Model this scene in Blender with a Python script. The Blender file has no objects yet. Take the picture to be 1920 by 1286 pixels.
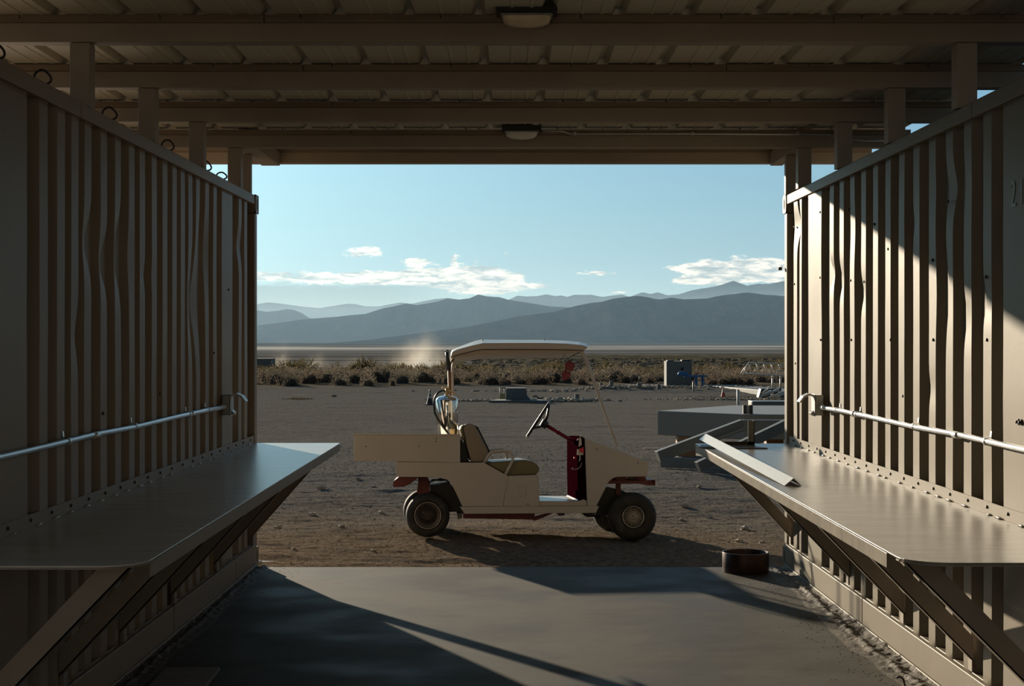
import bpy, bmesh, math, random
import numpy as np
from mathutils import Vector, Matrix

# ------------------------------------------------------------------ camera, sky, sun, exposure
SC = bpy.context.scene
COL = SC.collection
random.seed(7)
RNG = np.random.RandomState(11)
F = 2970.0
CX, CY = 960.0, 637.0
EYE = 1.58
cam_d = bpy.data.cameras.new('camera')
cam_d.sensor_width = 36.0
cam_d.lens = F / 1920 * 36.0
cam_d.shift_y = -(643.0 - CY) / 1920
cam_d.clip_start = 0.05
cam_d.clip_end = 100000
cam = bpy.data.objects.new('camera', cam_d)
COL.objects.link(cam)
cam.location = (0, 0, EYE)
cam.rotation_euler = (math.pi / 2, 0, 0)
SC.camera = cam
SC.view_settings.view_transform = 'Standard'
SC.view_settings.look = 'None'
SC.view_settings.exposure = 0.0
SC.view_settings.gamma = 1.0
SC.view_settings.use_curve_mapping = False
SC.cycles.max_bounces = 8
SC.cycles.volume_bounces = 0
SC.cycles.sample_clamp_indirect = 6.0
try:
    SC.cycles.use_denoising = True
except Exception:
    pass

SUN_AZ = math.radians(-25.6)
SUN_EL = math.radians(11.3)
SUN_DIR = Vector((math.sin(SUN_AZ) * math.cos(SUN_EL), math.cos(SUN_AZ) * math.cos(SUN_EL), math.sin(SUN_EL)))
sun_d = bpy.data.lights.new('sun', 'SUN')
sun_d.energy = 8.0
sun_d.color = (1.0, 0.86, 0.66)
sun_d.angle = math.radians(0.6)
sun = bpy.data.objects.new('sun', sun_d)
COL.objects.link(sun)
sun.location = (-20, 40, 12)
sun.rotation_euler = (-SUN_DIR).to_track_quat('-Z', 'Y').to_euler()


class N:
    """tiny node helper"""
    def __init__(s, tree):
        s.t = tree
        s.nodes = tree.nodes
        s.links = tree.links

    def new(s, typ, **kw):
        n = s.nodes.new(typ)
        for k, v in kw.items():
            setattr(n, k, v)
        return n

    def put(s, sock, v):
        if hasattr(v, 'links') and hasattr(v, 'is_output'):
            s.links.new(v, sock)
        elif isinstance(v, (tuple, list)) and sock.type == 'RGBA' and len(v) == 3:
            sock.default_value = (*v, 1)
        else:
            sock.default_value = v

    def m(s, op, a, b=None, c=None, clamp=False):
        n = s.new('ShaderNodeMath', operation=op)
        n.use_clamp = clamp
        s.put(n.inputs[0], a)
        if b is not None:
            s.put(n.inputs[1], b)
        if c is not None:
            s.put(n.inputs[2], c)
        return n.outputs[0]

    def mix(s, f, a, b, mode='MIX'):
        n = s.new('ShaderNodeMix', data_type='RGBA', blend_type=mode)
        s.put(n.inputs['Factor'], f)
        s.put(n.inputs['A'], a) if False else s.put(n.inputs[6], a)
        s.put(n.inputs[7], b)
        return n.outputs[2]

    def ramp(s, f, stops):
        n = s.new('ShaderNodeValToRGB')
        el = n.color_ramp.elements
        while len(el) < len(stops):
            el.new(0.5)
        for e, (p, c) in zip(el, stops):
            e.position = p
            e.color = (*c, 1) if isinstance(c, (tuple, list)) else (c, c, c, 1)
        s.put(n.inputs[0], f)
        return n.outputs[0]

    def maprange(s, v, a, b, c=0.0, d=1.0, smooth=True):
        n = s.new('ShaderNodeMapRange')
        n.interpolation_type = 'SMOOTHSTEP' if smooth else 'LINEAR'
        n.clamp = True
        s.put(n.inputs[0], v)
        for i, x in enumerate((a, b, c, d)):
            s.put(n.inputs[i + 1], x)
        return n.outputs[0]

    def noise(s, vec, scale, detail=4, rough=0.55, dist=0.0, out=0):
        n = s.new('ShaderNodeTexNoise')
        if vec is not None:
            s.put(n.inputs['Vector'], vec)
        n.inputs['Scale'].default_value = scale
        n.inputs['Detail'].default_value = detail
        n.inputs['Roughness'].default_value = rough
        n.inputs['Distortion'].default_value = dist
        return n.outputs[out]

    def vec(s, x, y, z):
        n = s.new('ShaderNodeCombineXYZ')
        s.put(n.inputs[0], x)
        s.put(n.inputs[1], y)
        s.put(n.inputs[2], z)
        return n.outputs[0]


def build_world():
    w = bpy.data.worlds.new('desert_sky')
    SC.world = w
    w.use_nodes = True
    t = N(w.node_tree)
    for n in list(t.nodes):
        t.nodes.remove(n)
    tc = t.new('ShaderNodeTexCoord')
    d = tc.outputs['Generated']
    nv = t.new('ShaderNodeVectorMath', operation='NORMALIZE')
    t.links.new(d, nv.inputs[0])
    d = nv.outputs[0]
    sp = t.new('ShaderNodeSeparateXYZ')
    t.links.new(d, sp.inputs[0])
    x, y, z = sp.outputs
    az = t.m('ARCTAN2', x, y)
    el = t.m('ARCSINE', z)
    # clear sky: horizon to zenith
    base = t.ramp(t.m('MULTIPLY', el, 1 / 1.5708), [(0.0, (.27, .42, .50)), (0.05, (.19, .38, .51)), (0.09, (.145, .33, .52)), (0.25, (.08, .19, .36)), (1.0, (.025, .06, .15))])
    dot = t.new('ShaderNodeVectorMath', operation='DOT_PRODUCT')
    t.links.new(d, dot.inputs[0])
    dot.inputs[1].default_value = SUN_DIR
    ang = t.m('ARCCOSINE', t.m('MINIMUM', dot.outputs['Value'], 0.99999))
    g1 = t.m('EXPONENT', t.m('MULTIPLY', ang, -1 / math.radians(10.5)))
    g2 = t.m('EXPONENT', t.m('MULTIPLY', ang, -1 / math.radians(34)))
    # the sky is deepest and dimmest away from the sun
    base = t.mix(t.maprange(ang, math.radians(38), math.radians(105)), base, t.mix(1.0, base, (.52, .42, .34), 'MULTIPLY'))
    glow = t.mix(1.0, t.mix(1.0, (1.25, 1.95, 1.95), g1, 'MULTIPLY'), t.mix(1.0, (.16, .20, .17), g2, 'MULTIPLY'), 'ADD')
    sky = t.mix(1.0, base, glow, 'ADD')
    # clouds in az/el space, in "pixels" at the lens scale
    px = t.m('MULTIPLY', az, F)
    py = t.m('MULTIPLY', el, F)
    v1 = t.vec(t.m('MULTIPLY', px, 1 / 60.0), t.m('MULTIPLY', py, 1 / 24.0), 0.0)
    n1 = t.m('ADD', t.m('MULTIPLY', t.noise(v1, 1.0, 7, 0.66, 0.6), .55), t.m('MULTIPLY', t.noise(v1, 2.7, 7, 0.7, 0.4), .45))
    v2 = t.vec(t.m('MULTIPLY', px, 1 / 60.0), t.m('MULTIPLY', py, 1 / 14.0), 3.0)
    n2 = t.noise(v2, 1.4, 5, 0.6, 0.3)

    def blob(cx, cy, rx, ry, w):
        a = t.m('DIVIDE', t.m('SUBTRACT', px, cx - CX), rx)
        b = t.m('DIVIDE', t.m('SUBTRACT', py, CY - cy), ry)
        q = t.m('ADD', t.m('MULTIPLY', a, a), t.m('MULTIPLY', b, b))
        return t.m('MULTIPLY', t.m('EXPONENT', t.m('MULTIPLY', q, -1.0)), w)
    blobs = [(680, 474, 40, 13, 1.0), (706, 466, 14, 9, .5), (778, 491, 34, 9, .95), (852, 484, 10, 13, .7), (884, 480, 14, 8, .65),
             (949, 477, 7, 6, .7), (500, 482, 26, 6, .45),
             (500, 520, 60, 12, 1.25), (640, 522, 80, 13, 1.3), (760, 520, 80, 15, 1.45), (860, 520, 70, 20, 1.6), (930, 522, 55, 20, 1.45),
             (1000, 537, 45, 7, .95), (1122, 512, 46, 6, 1.0), (910, 545, 60, 9, .9),
             (1290, 505, 36, 8, 1.1), (1360, 499, 70, 13, 1.35), (1440, 495, 40, 11, 1.2), (1300, 528, 50, 8, 1.45), (1390, 521, 80, 11, 1.6), (1460, 517, 30, 12, 1.4),
             (1620, 500, 110, 16, 1.2), (250, 505, 130, 16, 1.1), (1140, 549, 50, 4, .55), (1160, 547, 20, 4, .5)]
    acc = None
    for b in blobs:
        v = blob(*b)
        acc = v if acc is None else t.m('ADD', acc, v)
    dens = t.m('SUBTRACT', t.m('ADD', t.m('MINIMUM', acc, 1.25), t.m('MULTIPLY', t.m('SUBTRACT', n1, 0.5), 3.4)), 0.50)
    # the same kind of cloud bank runs on around the horizon
    far_az = t.maprange(t.m('ABSOLUTE', px), 1100, 2200)
    band = t.m('MULTIPLY', blob(CX, 520, 1e6, 30, 1.0), t.maprange(t.noise(t.vec(t.m('MULTIPLY', px, 1 / 900.0), 0.0, 9.0), 1.0, 2), .45, .65))
    dens = t.m('ADD', dens, t.m('MULTIPLY', t.m('MULTIPLY', band, far_az), 1.2))
    cover = t.maprange(dens, 0.0, 0.42)
    lit = t.ramp(n2, [(0.38, (.34, .45, .50)), (0.50, (.74, .78, .77)), (0.58, (1.02, 1.0, .93))])
    lit = t.mix(1.0, lit, t.mix(1.0, (1.0, 1.25, 1.2), g1, 'MULTIPLY'), 'ADD')
    # grey stratus sheet low on the left
    st = t.m('MULTIPLY', t.maprange(t.m('ADD', py, t.m('MULTIPLY', t.m('SUBTRACT', n2, .5), 30)), 112, 94),
             t.maprange(t.m('ADD', px, t.m('MULTIPLY', n1, 160)), 70, -190))
    sky = t.mix(cover, sky, lit)
    sky = t.mix(t.m('MULTIPLY', st, 0.9), sky, t.mix(1.0, (.26, .40, .46), t.mix(1.0, (.5, .6, .5), g1, 'MULTIPLY'), 'ADD'))
    # below the horizon: dim ground haze
    gnd = t.maprange(el, -0.03, 0.0)
    sky = t.mix(gnd, (.12, .11, .10), sky)
    bg = t.new('ShaderNodeBackground')
    t.links.new(sky, bg.inputs[0])
    bg.inputs[1].default_value = 1.0
    o = t.new('ShaderNodeOutputWorld')
    t.links.new(bg.outputs[0], o.inputs[0])
    w.cycles.sampling_method = 'MANUAL'
    w.cycles.sample_map_resolution = 1024


build_world()

# ------------------------------------------------------------------ materials


def srgb(r, g, b):
    f = lambda c: (c / 255 / 12.92) if c / 255 <= 0.04045 else ((c / 255 + 0.055) / 1.055) ** 2.4
    return (f(r), f(g), f(b))


def mat(name, col, rough=0.6, metal=0.0, var=0.0, vscale=8.0, bump=0.0, bscale=40.0, col2=None, spec=0.5, stretch=(1, 1, 1), thr=(0.45, 0.7), coat=0.0, wear=None):
    m = bpy.data.materials.new(name)
    m.use_nodes = True
    t = N(m.node_tree)
    b = t.nodes['Principled BSDF']
    b.inputs['Roughness'].default_value = rough
    b.inputs['Metallic'].default_value = metal
    b.inputs['Specular IOR Level'].default_value = spec
    if coat:
        b.inputs['Coat Weight'].default_value = coat
        b.inputs['Coat Roughness'].default_value = 0.15
    tc = t.new('ShaderNodeTexCoord')
    mp = t.new('ShaderNodeMapping')
    t.links.new(tc.outputs['Object'], mp.inputs[0])
    mp.inputs['Scale'].default_value = stretch
    v = mp.outputs[0]
    c = (*col, 1)
    if col2 is not None:
        n = t.noise(v, vscale, 6, 0.6)
        c = t.mix(t.maprange(n, *thr), col, col2)
    elif var:
        n = t.noise(v, vscale, 6, 0.6)
        k = t.maprange(n, 0.25, 0.75, 1 - var, 1 + var, False)
        c = t.mix(1.0, col, k, 'MULTIPLY')
    if wear is not None:
        n3 = t.noise(v, wear[0], 8, 0.7)
        c = t.mix(t.maprange(n3, wear[1], wear[1] + 0.06), c, wear[2])
    if isinstance(c, tuple):
        b.inputs['Base Color'].default_value = c
    else:
        t.links.new(c, b.inputs['Base Color'])
    if bump:
        bn = t.new('ShaderNodeBump')
        bn.inputs['Strength'].default_value = bump
        bn.inputs['Distance'].default_value = 0.01
        t.links.new(t.noise(v, bscale, 5, 0.6), bn.inputs['Height'])
        t.links.new(bn.outputs[0], b.inputs['Normal'])
    return m


BEIGE = (.20, .172, .132)
M = {}
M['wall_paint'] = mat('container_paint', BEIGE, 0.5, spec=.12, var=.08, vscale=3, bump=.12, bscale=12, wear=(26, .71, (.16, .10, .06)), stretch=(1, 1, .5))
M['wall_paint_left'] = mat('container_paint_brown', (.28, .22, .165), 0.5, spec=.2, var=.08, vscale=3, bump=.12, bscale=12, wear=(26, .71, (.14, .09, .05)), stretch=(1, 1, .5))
M['beam'] = mat('steel_beam_paint', (.32, .265, .21), 0.6, var=.12, vscale=2.5, wear=(14, .73, (.2, .11, .06)))
M['board'] = mat('painted_board', (.24, .18, .13), 0.75, var=.3, vscale=5, stretch=(.4, 6, 6), bump=.4, bscale=14)
M['sheet'] = mat('roof_sheet_metal', (.60, .56, .46), 0.55, var=.1, vscale=2)
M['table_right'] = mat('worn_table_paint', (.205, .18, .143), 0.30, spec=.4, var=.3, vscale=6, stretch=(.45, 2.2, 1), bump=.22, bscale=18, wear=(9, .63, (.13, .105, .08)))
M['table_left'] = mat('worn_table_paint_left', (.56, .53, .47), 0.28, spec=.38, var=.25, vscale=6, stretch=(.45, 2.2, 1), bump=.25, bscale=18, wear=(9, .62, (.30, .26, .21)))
M['brace'] = mat('brace_paint', (.25, .205, .16), 0.5, var=.1)
M['galv'] = mat('galvanised_pipe', (.55, .56, .57), 0.32, 0.85, var=.12, vscale=12)
M['box_metal'] = mat('cast_box_metal', (.33, .33, .32), 0.42, 0.7, var=.2, vscale=20)
M['dark_iron'] = mat('dark_iron', (.035, .03, .028), 0.6, 0.3, var=.3, vscale=15)
M['lens'] = mat('yellowed_plastic', (.80, .66, .48), 0.3, var=.1)
M['lens_clear'] = mat('milky_plastic', (.75, .76, .70), 0.25)
M['concrete'] = None
M['cart_body'] = mat('cart_paint', (.57, .515, .44), 0.45, var=.05, vscale=4, wear=(17, .70, (.2, .12, .07)), bump=.06, bscale=8)
M['cart_top'] = mat('canopy_fibreglass', (.56, .48, .38), 0.3, var=.05, vscale=5)
M['red_paint'] = mat('dark_red_paint', (.20, .012, .025), 0.5, spec=.3, var=.2, vscale=8)
M['frame_red'] = mat('rusty_red_frame', (.16, .035, .03), 0.55, var=.3, vscale=10)
M['bright_red'] = mat('bright_red_plastic', (.75, .04, .05), 0.4)
M['rubber'] = mat('dusty_rubber', (.028, .026, .022), 0.75, col2=(.085, .07, .048), vscale=9, thr=(.45, .8), bump=.2, bscale=60)
M['hose'] = mat('black_hose', (.012, .012, .014), 0.35)
M['black'] = mat('black_plastic', (.015, .015, .017), 0.42)
M['wheel_rim'] = mat('dull_rim_metal', (.42, .37, .29), 0.35, 0.7, var=.2, vscale=20)
M['rim_dark'] = mat('dark_rim', (.05, .043, .035), 0.5, 0.3)
M['chrome'] = mat('polished_steel', (.86, .86, .85), 0.06, 1.0)
M['brass'] = mat('brass', (.62, .45, .22), 0.3, 0.9)
M['vinyl'] = mat('tan_vinyl', (.30, .25, .18), 0.45, col2=(.10, .07, .045), vscale=4, thr=(.6, .78), bump=.15, bscale=30)
M['vinyl_olive'] = mat('olive_vinyl', (.20, .165, .08), 0.4, col2=(.2, .16, .09), vscale=6, thr=(.4, .75), bump=.25, bscale=22)
M['pink'] = mat('pink_plush', (.38, .09, .105), 0.9, var=.25, vscale=60, bump=1.0, bscale=180)
M['wood'] = mat('brown_wood', (.32, .17, .08), 0.6, var=.25, vscale=10, stretch=(3, 3, .3))
M['white'] = mat('white_paint', (.50, .47, .42), 0.45, var=.06)
M['grey_steel'] = mat('grey_painted_steel', (.145, .145, .13), 0.5, var=.1, vscale=3)
M['alu'] = mat('bright_angle_metal', (.42, .40, .36), 0.35, 0.25, var=.08, vscale=30, stretch=(1, .2, 1))
M['platform'] = mat('platform_paint', (.22, .195, .16), 0.5, var=.07, vscale=1.5)
M['block_conc'] = mat('block_concrete', (.16, .165, .16), 0.85, var=.15, vscale=4, bump=.3, bscale=20)
M['blue'] = mat('blue_paint', (.015, .12, .32), 0.45, var=.1)
M['cone_red'] = mat('cone_red', (.50, .045, .03), 0.5)
M['cone_dark'] = mat('faded_cone', (.05, .03, .035), 0.5)
M['stone'] = mat('tan_stone', (.40, .32, .23), 0.9, var=.3, vscale=12, bump=.3, bscale=30)
M['dirt'] = mat('caked_dirt', (.10, .082, .062), 0.75, var=.4, vscale=18, bump=.8, bscale=50)
M['print'] = mat('worn_print', (.155, .135, .105), 0.5)
M['label_white'] = mat('paper_label', (.72, .66, .58), 0.5)
M['straw'] = mat('dry_straw', (.30, .22, .11), 0.9, var=.3, vscale=30)


def concrete_mat():
    m = bpy.data.materials.new('slab_concrete')
    m.use_nodes = True
    t = N(m.node_tree)
    b = t.nodes['Principled BSDF']
    tc = t.new('ShaderNodeTexCoord')
    mp = t.new('ShaderNodeMapping')
    t.links.new(tc.outputs['Object'], mp.inputs[0])
    mp.inputs['Scale'].default_value = (1, 1.2, 1)
    v = mp.outputs[0]
    a = t.noise(v, 1.6, 7, 0.65, 0.6)
    c = t.mix(t.maprange(a, .3, .7), (.070, .064, .053), (.098, .090, .076))
    s = t.noise(v, 3.1, 7, 0.65, 1.0)
    c = t.mix(t.maprange(s, .56, .72, 0, .55), c, (.055, .048, .037))
    f = t.noise(tc.outputs['Object'], 140, 3, 0.6)
    c = t.mix(1.0, c, t.maprange(f, .3, .7, .86, 1.12, False), 'MULTIPLY')
    t.links.new(c, b.inputs['Base Color'])
    r = t.maprange(t.noise(v, 1.4, 4), .35, .65, .6, .8)
    b.inputs['Specular IOR Level'].default_value = 0.12
    t.links.new(r, b.inputs['Roughness'])
    bn = t.new('ShaderNodeBump')
    bn.inputs['Strength'].default_value = 0.22
    bn.inputs['Distance'].default_value = 0.004
    h = t.m('ADD', t.m('MULTIPLY', f, .4), t.noise(v, 9, 6, .6, .5))
    t.links.new(h, bn.inputs['Height'])
    t.links.new(bn.outputs[0], b.inputs['Normal'])
    return m


def ground_mat():
    m = bpy.data.materials.new('desert_ground')
    m.use_nodes = True
    t = N(m.node_tree)
    b = t.nodes['Principled BSDF']
    b.inputs['Roughness'].default_value = 0.95
    b.inputs['Specular IOR Level'].default_value = 0.0
    g = t.new('ShaderNodeNewGeometry')
    sp = t.new('ShaderNodeSeparateXYZ')
    t.links.new(g.outputs['Position'], sp.inputs[0])
    x, y, z = sp.outputs
    p = g.outputs['Position']
    n1 = t.noise(p, 22, 5, .7)
    n2 = t.noise(p, 1.1, 5, .6)
    warm = t.mix(t.maprange(n1, .3, .7), (.115, .084, .058), (.25, .19, .135))
    grey = t.mix(t.maprange(n1, .3, .7), (.105, .097, .088), (.21, .195, .172))
    near = t.mix(t.maprange(t.m('ADD', y, t.m('MULTIPLY', n2, 6)), 14, 22), warm, grey)
    near = t.mix(t.maprange(n2, .55, .75, 0, .45), near, (.11, .09, .075))
    scr = t.mix(t.maprange(t.noise(p, .8, 5, .7), .4, .6), (.12, .095, .065), (.22, .175, .12))
    c = t.mix(t.maprange(t.m('ADD', y, t.m('MULTIPLY', n2, 3)), 57, 60), near, scr)
    # scrub plain seen from afar
    sn = t.noise(t.vec(t.m('MULTIPLY', x, .03), t.m('MULTIPLY', y, .006), 0.0), 1.0, 8, .75)
    scrub = t.mix(t.maprange(sn, .42, .6), (.06, .054, .036), (.14, .12, .085))
    c = t.mix(t.maprange(y, 110, 170), c, scrub)
    # playa, left of a slanting shore line and everywhere beyond two kilometres
    inv = t.m('DIVIDE', 49243.0, t.m('MAXIMUM', y, 50.0))   # pixels below the horizon
    pn = t.noise(t.vec(t.m('MULTIPLY', x, .0008), t.m('MULTIPLY', t.m('LOGARITHM', t.m('MAXIMUM', y, 50.0), 2.718), 16.0), 0.0), 1.0, 5, .6)
    playa = t.ramp(pn, [(0.35, (.075, .078, .078)), (0.5, (.14, .135, .125)), (0.62, (.26, .245, .22))])
    # salt crust bands
    sb = t.m('MULTIPLY', t.maprange(y, 2500, 2750), t.maprange(y, 4700, 4000))
    sn2 = t.noise(t.vec(t.m('MULTIPLY', x, .0011), t.m('MULTIPLY', y, .0022), 5.0), 1.0, 4, .6)
    playa = t.mix(t.m('MULTIPLY', sb, t.maprange(sn2, .42, .56)), playa, (.60, .56, .49))
    fan = t.mix(t.maprange(pn, .35, .65), (.05, .056, .056), (.10, .10, .094))
    playa = t.mix(t.maprange(y, 4900, 5600), playa, fan)
    shore = t.m('ADD', t.m('MULTIPLY', t.m('SUBTRACT', t.m('DIVIDE', x, t.m('MAXIMUM', y, 50.0)), -0.04), 60000.0), 300.0)
    shore = t.m('MINIMUM', t.m('MAXIMUM', shore, 250.0), 1750.0)
    k = t.maprange(t.m('SUBTRACT', t.m('ADD', y, t.m('MULTIPLY', t.m('SUBTRACT', sn, .5), 900)), shore), -120, 160)
    k = t.m('MULTIPLY', k, t.maprange(y, 200, 300))
    c = t.mix(k, c, playa)
    t.links.new(c, b.inputs['Base Color'])
    bn = t.new('ShaderNodeBump')
    bn.inputs['Strength'].default_value = 0.9
    bn.inputs['Distance'].default_value = 0.03
    fade = t.maprange(y, 20, 80, 1, .0)
    bn2 = t.m('MULTIPLY', t.m('ADD', t.noise(p, 30, 5, .7), t.m('MULTIPLY', t.noise(p, 7, 4, .6), 1.5)), 1.0)
    t.links.new(bn2, bn.inputs['Height'])
    t.links.new(fade, bn.inputs['Strength'])
    t.links.new(bn.outputs[0], b.inputs['Normal'])
    return m


M['concrete'] = concrete_mat()
M['ground'] = ground_mat()

# ------------------------------------------------------------------ mesh helpers


def lerp(a, b, t):
    return a + (b - a) * t


class MB:
    def __init__(s):
        s.v, s.f, s.sm = [], [], []

    def add(s, vs, fs, smooth=False):
        o = len(s.v)
        s.v += [tuple(v) for v in vs]
        s.f += [tuple(i + o for i in f) for f in fs]
        s.sm += [smooth] * len(fs)
        return s

    def box(s, x0, x1, y0, y1, z0, z1, mtx=None):
        vs = [Vector(p) for p in ((x0, y0, z0), (x1, y0, z0), (x1, y1, z0), (x0, y1, z0), (x0, y0, z1), (x1, y0, z1), (x1, y1, z1), (x0, y1, z1))]
        if mtx is not None:
            vs = [mtx @ v for v in vs]
        return s.add(vs, [(0, 3, 2, 1), (4, 5, 6, 7), (0, 1, 5, 4), (1, 2, 6, 5), (2, 3, 7, 6), (3, 0, 4, 7)])

    def prism(s, pts, a0, a1, axis='y', mtx=None):
        """pts 2D polygon; axis y: (x,z); axis z: (x,y); axis x: (y,z)"""
        def P(p, a):
            q = {'y': (p[0], a, p[1]), 'z': (p[0], p[1], a), 'x': (a, p[0], p[1])}[axis]
            q = Vector(q)
            return mtx @ q if mtx is not None else q
        n = len(pts)
        ar = sum(pts[i][0] * pts[(i + 1) % n][1] - pts[(i + 1) % n][0] * pts[i][1] for i in range(n))
        pts = list(pts)
        if (ar > 0) == (axis == 'y'):
            pts.reverse()
        vs = [P(p, a0) for p in pts] + [P(p, a1) for p in pts]
        fs = [tuple(range(n))[::-1], tuple(range(n, 2 * n))]
        fs += [(i, (i + 1) % n, n + (i + 1) % n, n + i) for i in range(n)]
        return s.add(vs, fs)

    def tube(s, path, r, n=10, cap=True, mtx=None):
        P = [Vector(p) for p in path]
        if mtx is not None:
            P = [mtx @ p for p in P]
        rs = r if isinstance(r, (list, tuple)) else [r] * len(P)
        rings, prev = [], None
        for i, p in enumerate(P):
            d = (P[min(i + 1, len(P) - 1)] - P[max(i - 1, 0)]).normalized()
            if prev is None:
                u = d.orthogonal().normalized()
            else:
                u = (prev - d * prev.dot(d)).normalized()
            prev = u
            w = d.cross(u)
            rings.append([p + (u * math.cos(2 * math.pi * k / n) + w * math.sin(2 * math.pi * k / n)) * rs[i] for k in range(n)])
        vs = [v for rg in rings for v in rg]
        fs = []
        for i in range(len(P) - 1):
            for k in range(n):
                a, b = i * n + k, i * n + (k + 1) % n
                fs.append((a, b, b + n, a + n))
        s.add(vs, fs, True)
        if cap:
            o = len(s.v) - len(vs)
            s.f += [tuple(o + k for k in range(n))[::-1], tuple(o + len(vs) - n + k for k in range(n))]
            s.sm += [False, False]
        return s

    def lathe(s, prof, n=24, axis='z', mtx=None, smooth=True, closed=False):
        """prof: list of (r, h) along axis"""
        vs = []
        for r, h in prof:
            for k in range(n):
                a = 2 * math.pi * k / n
                c, d = r * math.cos(a), r * math.sin(a)
                q = Vector((c, d, h)) if axis == 'z' else Vector((d, h, c))
                vs.append(mtx @ q if mtx is not None else q)
        m = len(prof)
        fs = []
        for i in range(m if closed else m - 1):
            j = (i + 1) % m
            for k in range(n):
                fs.append((i * n + k, i * n + (k + 1) % n, j * n + (k + 1) % n, j * n + k))
        s.add(vs, fs, smooth)
        return s

    def build(s, name, material, parent=None, bevel=0, **props):
        me = bpy.data.meshes.new(name)
        me.from_pydata(s.v, [], s.f)
        me.polygons.foreach_set('use_smooth', s.sm)
        me.update()
        if not name.startswith('ground'):
            bm = bmesh.new()
            bm.from_mesh(me)
            bmesh.ops.recalc_face_normals(bm, faces=bm.faces)
            bm.to_mesh(me)
            bm.free()
        o = bpy.data.objects.new(name, me)
        if material is not None:
            me.materials.append(material)
        COL.objects.link(o)
        if parent is not None:
            o.parent = parent
        if bevel:
            b = o.modifiers.new('bevel', 'BEVEL')
            b.width = bevel
            b.segments = 2
            b.limit_method = 'ANGLE'
            b.angle_limit = math.radians(40)
        for k, v in props.items():
            o[k] = v
        return o


def grid_obj(name, X, Y, Z, material, parent=None, **props):
    """X,Y,Z 2-D arrays"""
    r, c = X.shape
    vs = np.stack([X, Y, Z], -1).reshape(-1, 3)
    i = np.arange(r * c).reshape(r, c)
    fs = np.stack([i[:-1, :-1], i[:-1, 1:], i[1:, 1:], i[1:, :-1]], -1).reshape(-1, 4)
    me = bpy.data.meshes.new(name)
    me.vertices.add(len(vs))
    me.vertices.foreach_set('co', vs.ravel())
    me.loops.add(fs.size)
    me.loops.foreach_set('vertex_index', fs.ravel())
    me.polygons.add(len(fs))
    me.polygons.foreach_set('loop_start', np.arange(0, fs.size, 4))
    me.polygons.foreach_set('loop_total', np.full(len(fs), 4))
    me.polygons.foreach_set('use_smooth', np.ones(len(fs), bool))
    me.update(calc_edges=True)
    me.validate()
    o = bpy.data.objects.new(name, me)
    me.materials.append(material)
    COL.objects.link(o)
    if parent:
        o.parent = parent
    for k, v in props.items():
        o[k] = v
    return o


def thing(name, label, cat, loc=(0, 0, 0), rotz=0, group=None):
    o = bpy.data.objects.new(name, None)
    o.empty_display_size = 0.1
    COL.objects.link(o)
    o.location = loc
    o.rotation_euler = (0, 0, rotz)
    o['label'] = label
    o['category'] = cat
    if group:
        o['group'] = group
    return o


def copy_thing(root, label=None, group=None):
    r = root.copy()
    COL.objects.link(r)
    if label:
        r['label'] = label
    if group:
        r['group'] = group
    for ch in list(root.children):
        c = ch.copy()
        COL.objects.link(c)
        c.parent = r
        for g in ch.children:
            d = g.copy()
            COL.objects.link(d)
            d.parent = c
    return r


def vnoise(x, y, seed=0):
    xi, yi = np.floor(x).astype(np.int64), np.floor(y).astype(np.int64)
    xf, yf = x - xi, y - yi
    def h(a, b):
        n = (a * 374761393 + b * 668265263 + seed * 974634777) & 0x7fffffff
        n = ((n ^ (n >> 13)) * 1274126177) & 0x7fffffff
        return ((n ^ (n >> 16)) & 0xffff) / 65535.0
    u, v = xf * xf * (3 - 2 * xf), yf * yf * (3 - 2 * yf)
    return (h(xi, yi) * (1 - u) + h(xi + 1, yi) * u) * (1 - v) + (h(xi, yi + 1) * (1 - u) + h(xi + 1, yi + 1) * u) * v


def fbm(x, y, oct=4, seed=0, gain=.5):
    s, a, t = 0, 1, 0
    for i in range(oct):
        s = s + a * vnoise(x * 2 ** i, y * 2 ** i, seed + i)
        t += a
        a *= gain
    return s / t


def W(px, py, Y):
    """world point on the plane at distance Y that the lens sees at photo pixel px,py"""
    return Vector(((px - CX) * Y / F, Y, EYE - (py - CY) * Y / F))


# ------------------------------------------------------------------ terrain
CART_O = Vector((0.0, 13.4, -0.105))
YAW, ROLL = math.radians(3.0), math.radians(-3.3)
CART_M = Matrix.Translation(CART_O) @ Matrix.Rotation(YAW, 4, 'Z') @ Matrix.Rotation(ROLL, 4, 'X')
CART_I = CART_M.inverted()


def LP(px, py, d=0.0):
    """cart-local (x, z) on the cart's plane y=d for a photo pixel"""
    o = CART_I @ Vector((0, 0, EYE))
    q = CART_I @ Vector(((px - CX) / F, 1, EYE - (py - CY) / F))
    r = q - o
    t = (d - o.y) / r.y
    p = o + r * t
    return (p.x, p.z)


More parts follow.
